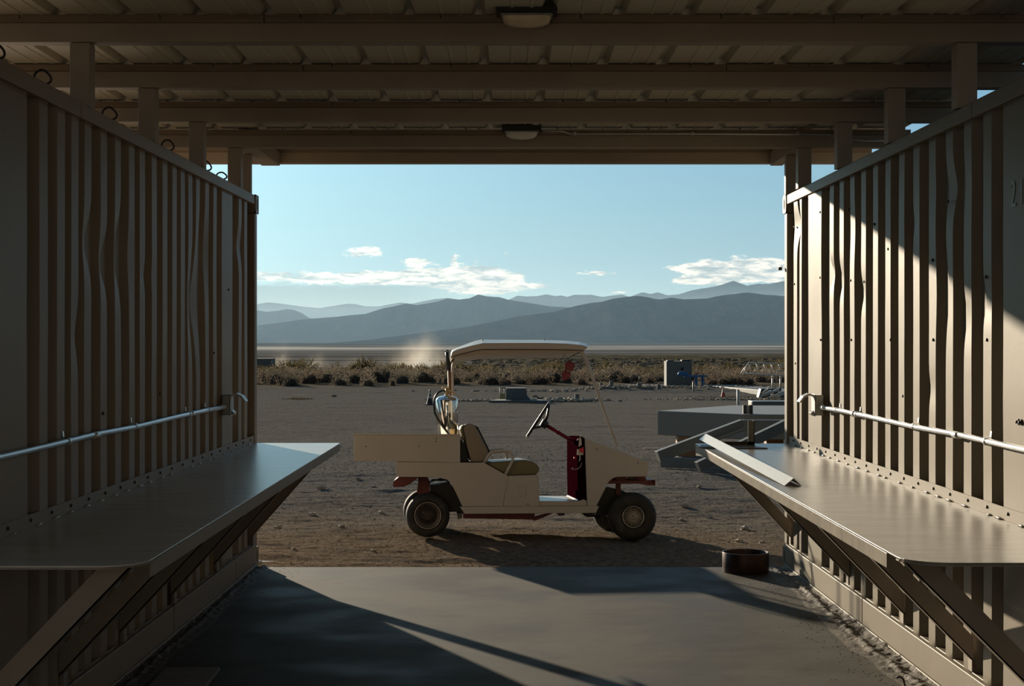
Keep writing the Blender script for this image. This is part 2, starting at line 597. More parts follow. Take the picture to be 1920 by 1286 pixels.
def gh(x, y, detail=True):
    x = np.asarray(x, float)
    y = np.asarray(y, float)
    z = np.full(np.broadcast(x, y).shape, -0.10) + 0 * x + 0 * y
    z = z - 0.020 * x * np.exp(-((y - 13.6) / 2.2) ** 2) * np.clip(1 - (np.abs(x) - 1.2) / 3, 0, 1)
    z = z - 0.060 * np.exp(-((y - 15.3) / 1.3) ** 2) * np.exp(-(x / 4) ** 4)
    # far slopes
    s = np.clip((y - 62) / 60, 0, 1)
    z = z - 1.9 * s * s * (3 - 2 * s)
    z = z - 13.0 * np.clip((y - 110) / 600, 0, 1) ** 0.8
    # scrub belt hummocks
    z = z + 0.22 * np.clip((y - 57) / 6, 0, 1) * (fbm(x / 3.0, y / 6.0, 3, 5) - .35) * np.exp(-np.clip(y - 130, 0, 1e9) / 60)
    # gravel berm on the right in front of the scrub
    z = z + 0.16 * np.exp(-((y - 52.5 + .2 * x) / 2.0) ** 2) * np.clip((x - 1.6) / 1.5, 0, 1) * (.6 + .6 * fbm(x * 1.5, y * 1.5, 3, 8))
    if detail:
        near = np.exp(-np.clip(y - 14, 0, 1e9) / 18)
        z = z + (fbm(x * 2.2, y * 5, 5, 1, .62) - .5) * (0.013 + 0.025 * near)
        z = z + (fbm(x * .35, y * 1.0, 3, 3) - .5) * 0.05
        # wheel tracks sweeping across the yard
        for (a, b, c, w) in ((17.5, .10, -.012, .16), (19.0, .10, -.012, .16), (22.0, -.05, .012, .2), (27.0, .16, .004, .25), (34.0, -.10, .003, .4), (12.0, .02, .01, .12), (15.3, .03, .005, .1)):
            yc = a + b * x + c * x * x
            q = (y - yc) / w
            brk = np.clip((fbm(x * .5 + a, y * .3, 3, 14) - .38) * 4, 0, 1)
            z = z - (0.012 * np.exp(-q * q) - 0.006 * np.exp(-(np.abs(q) - 1.7) ** 2 * 2)) * brk
    # keep it below the slab near the edge
    return z


patches = []
def patch(x0, x1, nx, y0, y1, ny, det, geo=False):
    xs = np.linspace(x0, x1, nx)
    ys = np.geomspace(y0, y1, ny) if geo else np.linspace(y0, y1, ny)
    X, Y = np.meshgrid(xs, ys)
    return X, Y, gh(X, Y, det)


ground = bpy.data.objects.new('ground', None)
COL.objects.link(ground)
ground['kind'] = 'structure'
for a in ((-5.2, 5.2, 420, 11.0, 20.0, 330, True), (-16, 16, 420, 20.0, 62.0, 400, True)):
    grid_obj('gravel_yard', *patch(*a), M['ground'], ground)
for a in ((-60, -5.2, 60, 11.0, 20.0, 20, False), (5.2, 60, 60, 11.0, 20.0, 20, False), (-120, -16, 60, 20.0, 62.0, 40, False), (16, 120, 60, 20.0, 62.0, 40, False), (-60, 60, 20, -25, 11.0, 20, False)):
    X, Y, Z = patch(*a)
    if a[4] == 11.0:
        Z = Z * 0 - 0.13
    else:
        Z = Z - 0.03
    grid_obj('gravel_yard', X, Y, Z, M['ground'], ground)
grid_obj('scrub_plain', *patch(-120, 120, 240, 62.0, 260.0, 160, False, True), M['ground'], ground)
X, Y, Z = patch(-16000, 16000, 160, 260.0, 30000.0, 160, False, True)
grid_obj('dry_lake', X, Y, Z, M['ground'], ground)


def ground_z(x, y):
    return float(gh(np.array([x]), np.array([y]), True)[0])


# ------------------------------------------------------------------ mountains
def mountain(name, D, prof, col, rough_amp, depth, seed, col2):
    px = np.array([p[0] for p in prof], float)
    py = np.array([p[1] for p in prof], float)
    xs = np.linspace(px[0], px[-1], 420)
    crest = np.interp(xs, px, py)
    nr = 70
    T = np.linspace(-1, 1, nr)
    Xp, Tt = np.meshgrid(xs, T)
    # crest line wanders in depth like a real ridge
    wob = (fbm(Xp / 60.0, 0 * Xp + seed, 3, seed) - .5) * depth * .5
    Yw = D + wob * np.exp(-Tt * Tt * 3) + Tt * depth
    cr = np.interp(Xp, xs, crest)
    Yc = D + (fbm(xs / 60.0, 0 * xs + seed, 3, seed) - .5) * depth * .5
    hc = EYE - (cr - CY) * Yc[None, :] / F
    Xw = (Xp - CX) / F * D
    Xw = Xw * (1 + 0.0 * Tt)
    # keep the crest on its bearing
    Xc = (xs - CX) / F * Yc
    Xw = Xw + (Xc[None, :] - (xs[None, :] - CX) / F * D) * np.exp(-Tt * Tt * 3)
    base = -15.5
    fall = np.clip(1 - np.abs(Tt), 0, 1) ** 1.35
    rid = np.abs(fbm(Xp / 26.0 + Tt * .7, Tt * 3.5 + 7, 6, seed + 3, .6) - .5) * 2
    h = base + (hc - base) * fall
    amp = (hc - base) * rough_amp * np.clip(np.abs(Tt) * 3.0, 0, 1) * fall ** .6
    h = h - amp * rid
    m = mat(name + '_rock', col, 0.95, col2=col2, vscale=1.0, thr=(.42, .62), spec=0.0)
    mp = [n for n in m.node_tree.nodes if n.type == 'MAPPING'][0]
    mp.inputs['Scale'].default_value = (60.0 / D, 30.0 / D, 90.0 / D)
    return grid_obj('mountain_range', Xw, Yw, h, m, None, kind='structure')


RA = [(300, 645), (600, 645), (700, 636), (800, 622), (884, 611), (926, 602), (970, 592), (1036, 584), (1076, 573), (1108, 566), (1129, 564), (1151, 557.5), (1172, 555), (1196, 552.7), (1217, 556), (1236, 560), (1259, 556), (1283, 559.6), (1326, 558), (1350, 552), (1379, 549), (1403, 546), (1427, 549.5), (1465, 553), (1600, 545), (1750, 570), (1900, 610)]
RB = [(250, 640), (400, 622), (480, 610), (535, 603), (574, 597), (631, 593), (657, 590), (686, 587.5), (717, 577), (743, 572), (762, 567), (782, 570.6), (819, 564), (840, 558), (861, 560), (881, 557.6), (897, 550), (913, 553.7), (936, 555), (952, 560), (970, 563), (983, 565), (1010, 569.5), (1036, 573.4), (1074, 575), (1150, 590), (1300, 612), (1500, 640)]
RE = [(200, 640), (350, 600), (420, 590), (480, 580), (501, 583.6), (522, 581), (538, 578), (551, 580), (566, 586), (579, 594.6), (595, 600), (640, 622), (700, 640)]
RC = [(640, 640), (700, 600), (750, 578), (800, 568), (860, 562), (900, 560), (930, 565), (954, 560), (970, 552.5), (986, 554), (1007, 553.5), (1024, 550), (1042, 553.5), (1052, 552), (1063, 555), (1076, 551), (1111, 551), (1129, 555), (1166, 550), (1180, 555), (1204, 546), (1220, 549), (1233, 546), (1251, 552), (1273, 549.5), (1299, 541.6), (1323, 537.6), (1352, 532), (1375, 524), (1400, 533.6), (1416, 537.6), (1443, 540), (1465, 543), (1550, 538), (1700, 565), (1850, 620)]
RD = [(1250, 620), (1330, 560), (1380, 545), (1405, 532), (1421, 529.6), (1443, 530), (1465, 525.6), (1520, 515), (1650, 540), (1800, 610)]
RF = [(150, 620), (300, 575), (400, 560), (480, 569), (501, 565.4), (522, 567), (570, 574), (600, 576), (626, 572), (652, 568), (668, 569), (686, 573), (710, 573), (751, 565.4), (770, 568), (795, 563), (816, 559), (840, 557), (876, 562), (920, 575), (980, 590), (1050, 620)]
mountain('near_range', 9500, RA, (.010, .012, .012), .24, 1150, 1, (.022, .022, .020))
mountain('middle_range', 13500, RB, (.012, .014, .014), .22, 1250, 2, (.024, .024, .022))
mountain('left_hill', 18500, RE, (.012, .014, .014), .22, 1300, 3, (.024, .024, .022))
mountain('far_range', 24000, RC, (.012, .014, .014), .22, 2400, 4, (.024, .024, .022))
mountain('farther_range', 33000, RD, (.012, .014, .014), .22, 2800, 5, (.024, .024, .022))
mountain('hazy_range', 33000, RF, (.012, .014, .014), .22, 2200, 6, (.024, .024, .022))


def haze_box():
    m = bpy.data.materials.new('valley_haze')
    m.use_nodes = True
    t = N(m.node_tree)
    for n in list(t.nodes):
        t.nodes.remove(n)
    v = t.new('ShaderNodeVolumeScatter')
    v.inputs['Color'].default_value = (.44, .70, 1.0, 1)
    v.inputs['Density'].default_value = HAZE
    v.inputs['Anisotropy'].default_value = 0.25
    o = t.new('ShaderNodeOutputMaterial')
    t.links.new(v.outputs[0], o.inputs['Volume'])
    b = MB().box(-20000, 20000, 1500, 38000, -60, 620)
    ob = b.build('valley_haze', m, None, kind='stuff', label='thin blue haze lying over the valley and its mountains', category='haze')
    return ob


HAZE = 1 / 38000.0
haze_box()


def dust(px, top, width, seed, label, dens):
    Y = 950.0
    base = W(px, 694, Y)
    h = (694 - top) * Y / F
    w = width * Y / F
    m = bpy.data.materials.new('blown_dust')
    m.use_nodes = True
    t = N(m.node_tree)
    for n in list(t.nodes):
        t.nodes.remove(n)
    tc = t.new('ShaderNodeTexCoord')
    sp = t.new('ShaderNodeSeparateXYZ')
    t.links.new(tc.outputs['Object'], sp.inputs[0])
    x, y, z = sp.outputs
    n1 = t.noise(tc.outputs['Object'], 1.7 / (w * .5), 4, .6)
    zz = t.m('DIVIDE', z, h)
    xr = t.m('DIVIDE', x, w * .5)
    spread = t.m('ADD', t.m('MULTIPLY', zz, -.35), .62)
    rx = t.m('DIVIDE', t.m('SUBTRACT', xr, t.m('MULTIPLY', zz, .25)), spread)
    ry = t.m('DIVIDE', y, w * .3)
    fall = t.m('EXPONENT', t.m('MULTIPLY', t.m('ADD', t.m('ADD', t.m('MULTIPLY', rx, rx), t.m('MULTIPLY', ry, ry)), t.m('MULTIPLY', t.m('MULTIPLY', zz, zz), 2.2)), -1.6))
    d = t.m('MULTIPLY', t.m('MULTIPLY', fall, t.maprange(n1, .33, .7)), dens)
    v = t.new('ShaderNodeVolumeScatter')
    v.inputs['Color'].default_value = (.95, .86, .72, 1)
    v.inputs['Anisotropy'].default_value = .3
    t.links.new(d, v.inputs['Density'])
    o = t.new('ShaderNodeOutputMaterial')
    t.links.new(v.outputs[0], o.inputs['Volume'])
    prof = [(.0, 0), (.75, .02), (.9, .2), (.85, .55), (.6, .85), (.25, 1.0), (0, 1.05)]
    b = MB().lathe([(r, z) for r, z in prof], 20)
    b.v = [(vx * w * .62, vy * w * .5, vz * h) for vx, vy, vz in b.v]
    ob = b.build('dust_plume', m, None, kind='stuff', label=label, category='dust')
    ob.location = base
    return ob


dust(778, 612, 170, 1, 'tall pale dust plume blowing over the dry lake behind the scrub', .075)
dust(522, 634, 75, 2, 'thin dust column rising near the grey box at the left', .045)
dust(588, 652, 90, 3, 'faint dust wisp between the left dust column and the tall bush', .028)
dust(655, 664, 130, 4, 'low dust veil hanging behind the tall bush', .014)

# ------------------------------------------------------------------ slab and shelter
fl = MB()
nx, ny = 60, 120
fl.box(-4.5, 4.6, -3.2, 11.02, -0.16, 0.0)
floor = fl.build('floor', M['concrete'], None, bevel=.008, kind='structure')
MB().box(-4.5, 4.6, -3.4, -3.2, -0.16, 3.0).build('added_wall_back', mat('added_wall_paint', (.42, .37, .31), .7), None, kind='structure')  # unseen wall added behind the camera to shape the light inside


def XL(y):
    return -1.895 + .0084 * y


def XR(y):
    return 2.018 - .0084 * y


# roof: beams with nailer boards, sheet panels with ribs
ceiling = bpy.data.objects.new('ceiling', None)
COL.objects.link(ceiling)
ceiling['kind'] = 'structure'
RX0, RX1 = -3.0, 2.66
BEAM_Y = [-0.42, 0.8, 2.02, 3.24, 4.46, 5.68, 6.90, 8.12, 9.34, 10.56, 11.70]
ZB = {6.90: 2.877, 8.12: 2.873, 9.34: 2.866, 10.56: 2.862, 11.70: 2.884}
for i, y in enumerate(BEAM_Y):
    z0 = ZB.get(y, 2.877)
    bm_ = MB().box(RX0, RX1, y, y + .09, z0, z0 + .084).build('roof_beam', M['beam'], ceiling, bevel=.004)
    # nailer boards in two or three lengths
    cuts = [RX0, {6.90: -1.08, 8.12: -1.07, 9.34: -1.06, 10.56: -1.07}.get(y, -.9), {6.9: 1.4, 9.34: .28, 11.7: .55}.get(y, 1.1), RX1]
    for a, b in zip(cuts[:-1], cuts[1:]):
        off = random.uniform(-.003, .003)
        MB().box(a + .002, b - .002, y - .004 + off, y + .085, z0 + .0845, z0 + .0845 + .034).build('nailer_board', M['board'], bm_)
ZS = 2.997
nsheet = 7
x = RX0 + .02
k = 0
RIB = .3048
x = -1.02 - 2 * .914 - .01
while x < RX1 - .05:
    x1 = min(x + .914, RX1)
    prof = []
    for r in range(3):
        o = x + r * RIB
        for dx, dz in ((0, 0), (.055, 0), (.105, 0), (.109, -.004), (.119, -.004), (.123, 0), (.19, 0), (.194, -.004), (.204, -.004), (.208, 0), (.243, 0), (.262, .034), (.288, .034), (RIB + .0006, 0)):
            if o + dx <= x1 + .02:
                prof.append((o + dx, dz))
    b = MB()
    ys = [-1.2, 4.0, 11.86]
    vs = [(px_, yy, ZS + dz + k * .0007) for yy in ys for px_, dz in prof]
    n = len(prof)
    fs = [(j * n + i, j * n + i + 1, (j + 1) * n + i + 1, (j + 1) * n + i) for j in range(len(ys) - 1) for i in range(n - 1)]
    b.add(vs, fs)
    so = b.build('roof_sheet', M['sheet'], ceiling)
    sm = so.modifiers.new('solid', 'SOLIDIFY')
    sm.thickness = .0012
    sm.offset = 1
    x += .9144
    k += 1
# sheet screws poking through beside the ribs
b = MB()
for y in (6.9, 8.12, 9.34, 10.56):
    for j in range(-9, 9):
        xx = -1.02 + j * RIB * 2 + .1
        if RX0 < xx < RX1:
            b.tube([(xx, y - .02, ZS), (xx, y - .02, ZS - .022)], .0025, 5)
b.build('screw_tips', M['dark_iron'], ceiling, kind='stuff')
# short outrigger gussets at the last posts
for sx in (-1, 1):
    X0 = (XL(10.9) + .0) if sx < 0 else (XR(10.9) - .02)
    b = MB()
    b.prism([(10.64, 2.865), (11.70, 2.865), (11.70, 2.968), (10.64, 2.968)], X0 - .045 * (sx < 0) - .0, X0 + .09, 'x')
    b.build('outrigger', M['beam'], ceiling, bevel=.004)

# posts between containers and beams
post_y = [6.90, 8.12, 9.34, 10.56]
names = ['nearest', 'second', 'third', 'fourth']
for side in (-1, 1):
    for i, y in enumerate(post_y + [11.0 if side > 0 else 10.93]):
        wx = XL(y) if side < 0 else XR(y)
        x0, x1 = (wx - .09, wx - .002) if side < 0 else (wx - .022, wx + .068)
        zt = ZB.get(y, 2.866)
        nm = (names[i] + ' square beige post above the ' if i < 4 else 'last square beige post at the open end above the ') + ('left' if side < 0 else 'right') + ' container'
        t = thing('roof_post', nm, 'post', ((x0 + x1) / 2, y + .045, 2.592), group=('posts on the left container' if side < 0 else 'posts on the right container'))
        w = (x1 - x0) / 2
        dy = .045 if i < 4 else .03
        hp = zt - 2.592 - .002
        if i == 4:
            hp += .0
        MB().box(-w, w, -dy, dy, .006, hp).build('shaft', M['beam'], t, bevel=.004)
        MB().box(-w, w, -dy, dy, 0, .006).build('foot_weld', M['beam'], t)

# ------------------------------------------------------------------ containers
def container(side):
    L = side < 0
    wall = XL if L else XR
    P = M['wall_paint_left'] if L else M['wall_paint']
    t = thing('shipping_container', ('brown-beige corrugated steel container in shadow forming the left side' if L else 'pale beige corrugated steel container catching sunlight on the right side'), 'container', (0, 0, 0))
    s = -1 if L else 1       # outward direction into the container
    # ridge list: (far edge Y, near edge Y)
    if L:
        fe = [6.28, 6.51, 6.71, 6.91, 7.17, 7.42, 7.68, 7.89, 8.14, 8.375, 8.6, 8.81, 9.01, 9.22, 9.48, 9.72]
        rid = [(y, y - .105) for y in fe]
        rid += [(10.24, 9.87 + .02), (10.57, 10.46), (10.79, 10.68)]
        near_flat = (6.02, 5.06)
    else:
        fe = [9.65 - .278 * k for k in range(12)]
        rid = [(y, y - .11) for y in fe]
        rid += [(10.32, 9.90), (10.62, 10.55), (10.83, 10.71)]
        near_flat = (6.33, 5.06)
    rid.sort(key=lambda r: -r[0])
    DEP = .036
    SLP = .034 if L else .036
    prof = [(11.02, DEP)]
    for a, b_ in rid:
        prof += [(a + SLP, DEP), (a, 0.0), (b_, 0.0), (b_ - SLP, DEP)]
    prof += [(near_flat[0] + .035, DEP), (near_flat[0], 0.0), (near_flat[1], 0.0)]
    # refine the columns a little for dents
    pr = [prof[0]]
    for p in prof[1:]:
        q = pr[-1]
        if abs(q[0] - p[0]) > .3:
            for u in (.25, .5, .75):
                pr.append((lerp(q[0], p[0], u), lerp(q[1], p[1], u)))
        pr.append(p)
    # drop inverted order glitches
    zs = np.concatenate([[.15], np.linspace(.2, 2.5, 70), [2.53]])
    Yp = np.array([p[0] for p in pr])
    Dp = np.array([p[1] for p in pr])
    YY, ZZ = np.meshgrid(Yp, zs)
    DD = np.repeat(Dp[None, :], len(zs), 0)
    YD = YY.copy()
    dents = ([(6.91, 2.0, .16, .22, -.03, .045), (7.17, 1.93, .14, .2, -.04, .05), (7.45, 1.98, .16, .3, -.05, .06), (9.1, 1.8, .25, .45, -.04, .05), (9.3, 2.1, .2, .4, .05, .04), (7.95, 1.9, .1, .12, -.02, .03), (10.5, 2.2, .2, .2, .0, .03), (6.7, 1.6, .1, .2, -.02, .02)] if L else
             [(10.72, 2.35, .15, .2, -.05, .04), (9.65, 1.98, .16, .13, -.03, .045), (9.38, 1.93, .14, .16, .04, .04), (8.84, 1.84, .1, .16, -.01, .03), (7.2, 1.8, .16, .34, -.05, .02), (7.05, 2.25, .3, .2, -.02, .03), (6.85, 1.68, .1, .2, .02, .03), (7.72, 2.15, .08, .12, .03, .02), (6.6, 1.75, .12, .15, .02, .03), (10.1, 1.7, .3, .5, .0, .008), (7.45, 1.35, .1, .12, .02, .02), (9.0, 2.2, .25, .3, .01, .012)])
    for (yc, zc, ry, rz, dy, dd) in dents:
        g = np.exp(-((YY - yc) / (ry * .62)) ** 2 - ((ZZ - zc) / (rz * .5)) ** 2) * .62
        YD = YD + dy * g
        DD = DD + dd * g * (Dp[None, :] < .02)
    DD = DD + (fbm(YY * 2.0, ZZ * 1.5, 3, 21 + side) - .5) * .006
    XX = np.array(wall(YD)) + s * DD
    o = grid_obj('corrugated_panel', XX, YD, ZZ, P, t)
    # folds stay crisp, the sheet between them shades smoothly down its height
    fold = np.abs(np.diff(Dp)) > .02
    sharp_cols = np.zeros(len(Dp), bool)
    sharp_cols[:-1] |= fold
    sharp_cols[1:] |= fold
    nc = len(Dp)
    me_ = o.data
    ev = np.zeros(len(me_.edges) * 2, int)
    me_.edges.foreach_get('vertices', ev)
    ev = ev.reshape(-1, 2)
    sh = ((ev[:, 0] % nc) == (ev[:, 1] % nc)) & sharp_cols[ev[:, 0] % nc]
    at_ = me_.attributes.new('sharp_edge', 'BOOLEAN', 'EDGE')
    at_.data.foreach_set('value', sh)
    sd = o.modifiers.new('solid', 'SOLIDIFY')
    sd.thickness = .003
    sd.offset = 0
    # rails follow the slightly splayed wall line
    def rail(name, y0, y1, off0, off1, z0, z1, m=P, bevel=.004):
        b = MB()
        vs = []
        for y in (y0, y1):
            w = wall(y)
            for (q, z) in ((off0, z0), (off1, z0), (off1, z1), (off0, z1)):
                vs.append((w + s * q, y, z))
        b.add(vs, [(0, 1, 2, 3), (7, 6, 5, 4), (0, 4, 5, 1), (1, 5, 6, 2), (2, 6, 7, 3), (3, 7, 4, 0)])
        return b.build(name, m, t, bevel=bevel)
    splice = 6.72
    rail('top_rail', 11.03, splice + .004, -.012, .05, 2.522, 2.587)
    rail('top_rail', splice - .004, 5.05, -.012, .05, 2.522, 2.590)
    # bottom rail in segments with dark joints
    js = [11.03, 7.43, 5.05] if L else [11.03, 10.1, 8.70, 6.28, 5.05]
    if L:
        js = [11.03, 10.25, 8.45, 6.55, 5.05]
    for a, b_ in zip(js[:-1], js[1:]):
        rail('bottom_rail', a - .006, b_ + .006, -.022, .05, 0.02, .160)
    rail('bottom_rail_foot', 11.03, 5.05, -.030, .03, 0.002, .020)
    rail('bottom_rail_ledge', 11.03, 5.05, -.0, .05, .155, .164)
    # corner post and castings
    w = wall(11.1)
    xo, xi = (w - .0, w + .0)
    def cpost(y0, y1, z0, z1, a, b_, name, bev=.006):
        return MB().box(min(w + s * a, w + s * b_), max(w + s * a, w + s * b_), y0, y1, z0, z1).build(name, P, t, bevel=bev)
    cpost(11.02, 11.12, .13, 2.46, -.012, .10, 'corner_post')
    for z0, z1 in ((2.463, 2.592), (.002, .13)):
        # casting: block with an oval hole on the side facing the aisle
        b = MB()
        hw, hh = .018, .04
        cy, cz = 11.09, (z0 + z1) / 2
        x_in = w + s * -.018
        x_out = w + s * .14
        y0, y1 = 11.03, 11.16
        N_ = 20
        ring = [(cy + hw * math.cos(2 * math.pi * i / N_) * (1), cz + hh * math.sin(2 * math.pi * i / N_)) for i in range(N_)]
        def edgept(i):
            a = 2 * math.pi * i / N_
            c, sn = math.cos(a), math.sin(a)
            k_ = min((y1 - y0) / 2 / max(abs(c), 1e-6), (z1 - z0) / 2 / max(abs(sn), 1e-6))
            return ((y0 + y1) / 2 + c * k_, (z0 + z1) / 2 + sn * k_)
        outer = [edgept(i) for i in range(N_)]
        vs = [(x_in, a, c) for a, c in ring] + [(x_in, a, c) for a, c in outer] + [(x_in + s * .012, a, c) for a, c in ring]
        fs = [(i, (i + 1) % N_, N_ + (i + 1) % N_, N_ + i) for i in range(N_)] + [(i, (i + 1) % N_, 2 * N_ + (i + 1) % N_, 2 * N_ + i) for i in range(N_)]
        b.add(vs, fs)
        b.build('casting_face', P, t)
        xa, xb = sorted((x_in + s * .012, x_out))
        b2 = MB().box(xa, xb, y0, y1, z0, z1)
        b2.build('corner_casting', M['dark_iron'] if False else P, t, bevel=.006)
        xa, xb = sorted((x_in + s * .0005, x_in + s * .012))
        # frame round the recess
        fr = MB()
        fr.box(xa, xb, y0, y0 + .012, z0, z1)
        fr.box(xa, xb, y1 - .012, y1, z0, z1)
        fr.box(xa, xb, y0, y1, z0, z0 + .012)
        fr.box(xa, xb, y0, y1, z1 - .012, z1)
        fr.build('casting_edge', P, t)
        xa, xb = sorted((x_in + s * .0105, x_in + s * .0118))
        MB().box(xa, xb, cy - .025, cy + .025, cz - .048, cz + .048).build('casting_hole', M['dark_iron'], t)
    # rest of the box: end wall, roof plate, outer side
    xo = w + s * 2.44
    xa, xb = sorted((w + s * .10, xo))
    MB().box(xa, xb, 11.05, 11.09, .05, 2.55).build('end_wall', P, t)
    xa, xb = sorted((w + s * .05, xo))
    MB().box(xa, xb, 5.05, 11.05, 2.55, 2.575).build('roof_plate', P, t)
    xa, xb = sorted((xo - .04, xo))
    MB().box(xa, xb, 5.05, 11.05, .05, 2.55).build('outer_wall', P, t)
    xa, xb = sorted((w + s * .06, xo))
    MB().box(xa, xb, 5.05, 5.09, .05, 2.55).build('near_end_wall', P, t)
    xa, xb = sorted((wall(5.1), wall(5.1) + s * .15))
    MB().box(xa, xb, 5.0, 5.09, .0, 2.59).build('near_corner_post', P, t, bevel=.006)
    # rivet heads on the ridges
    b = MB()
    spots = ([(9.63, 1.5), (8.2, 1.3), (7.1, 1.25), (10.1, 1.9)] if L else
             [(10.8, 2.35), (10.8, 1.96), (10.76, 1.42), (9.93, 2.38), (9.93, 1.97), (9.92, 1.58), (9.12, 2.33), (9.07, 1.92), (8.5, 2.2), (9.06, 1.58), (8.2, 2.05), (8.15, 1.58), (7.1, 2.2), (7.36, 1.95), (7.35, 1.58), (6.55, 1.84), (6.54, 1.58), (7.9, 1.3), (8.74, 1.9)])
    for y, z in spots:
        x_ = wall(y)
        b.lathe([(.0, -.006), (.006, -.006), (.008, 0), (.0, .002)], 8, 'z', Matrix.Translation((x_ - s * .001, y, z)) @ Matrix.Rotation(math.radians(90) * s, 4, 'Y'))
    b.build('rivets', M['dark_iron'], t, kind='stuff')
    if not L:
        for k_, (txt, zc, yc, sz) in enumerate((('2', 2.10, 6.24, .15), ('1', 2.10, 6.14, .15), ('1', 2.10, 6.06, .15), ('0', 2.10, 5.98, .15))):
            cu = bpy.data.curves.new('stencil_number', 'FONT')
            cu.body = txt
            cu.size = sz
            cu.extrude = .0004
            ob = bpy.data.objects.new('tmp_text', cu)
            COL.objects.link(ob)
            dg = bpy.context.evaluated_depsgraph_get()
            me = bpy.data.meshes.new_from_object(ob.evaluated_get(dg))
            bpy.data.objects.remove(ob)
            o2 = bpy.data.objects.new('stencil_digit', me)
            me.materials.clear()
            me.materials.append(M['print'])
            COL.objects.link(o2)
            o2.parent = t
            # text x -> -Y, text y -> +Z, normal -> -X
            o2.matrix_local = Matrix(((0, 0, -1, XR(yc) - .0035), (-1, 0, 0, yc), (0, 1, 0, zc), (0, 0, 0, 1)))
            o2['label'] = 'faint worn stencilled digit'
    return t


container(-1)
container(1)

# caked dirt and mortar strip along each container foot
def dirt_strip(side):
    wall = XL if side < 0 else XR
    s = side
    ys = np.linspace(5.0, 11.18, 900)
    us = np.linspace(0, 1, 26)
    U, Yg = np.meshgrid(us, ys)
    wid = .13 + .11 * fbm(Yg * 1.6, 0 * Yg, 3, 40 + side) + .05 * (side > 0)
    Xg = np.array(wall(Yg)) - s * (-.04 + U * wid)
    hump = (fbm(Yg * 13, U * 5.2, 5, 44 + side, .65) - .42) * .034 * np.sin(np.pi * np.clip(U * 1.02, 0, 1)) ** .7
    ridge = .014 * np.exp(-((U - .25) / .1) ** 2) + .010 * np.exp(-((U - .62) / .07) ** 2)
    Z = np.where(U < .02, .03, np.maximum(hump + ridge, -.003)) * np.clip((1 - U) * 6, 0, 1) + .0005
    Z = np.where(Yg > 11.02, Z - (Yg - 11.02) * .5, Z)
    return grid_obj('dirt_strip', Xg, Yg, Z, M['dirt'], None, kind='stuff', category='dirt',
                    label='crusty strip of caked dirt and mortar along the foot of the ' + ('left' if side < 0 else 'right') + ' container')


dirt_strip(-1)
dirt_strip(1)

# crumbs on the slab by the right strip
b = MB()
for i in range(520):
    sd = 1 if i % 4 else -1
    y = random.uniform(5.6, 11.0)
    wx = XR(y) if sd > 0 else XL(y)
    x_ = wx - sd * (.2 + abs(random.gauss(0, .11)))
    r = random.uniform(.0012, .004)
    vs = [(x_ + random.uniform(-r, r), y + random.uniform(-r, r), random.uniform(0, r * 1.2)) for _ in range(4)]
    b.add([(x_ - r, y - r, 0), (x_ + r, y - r * .6, 0), (x_, y + r, 0), (x_ + r * .2, y, r * 1.1)], [(0, 1, 3), (1, 2, 3), (2, 0, 3), (0, 2, 1)])
b.build('mortar_crumbs', M['dirt'], None, kind='stuff', label='scattered mortar crumbs on the slab beside the containers', category='debris')

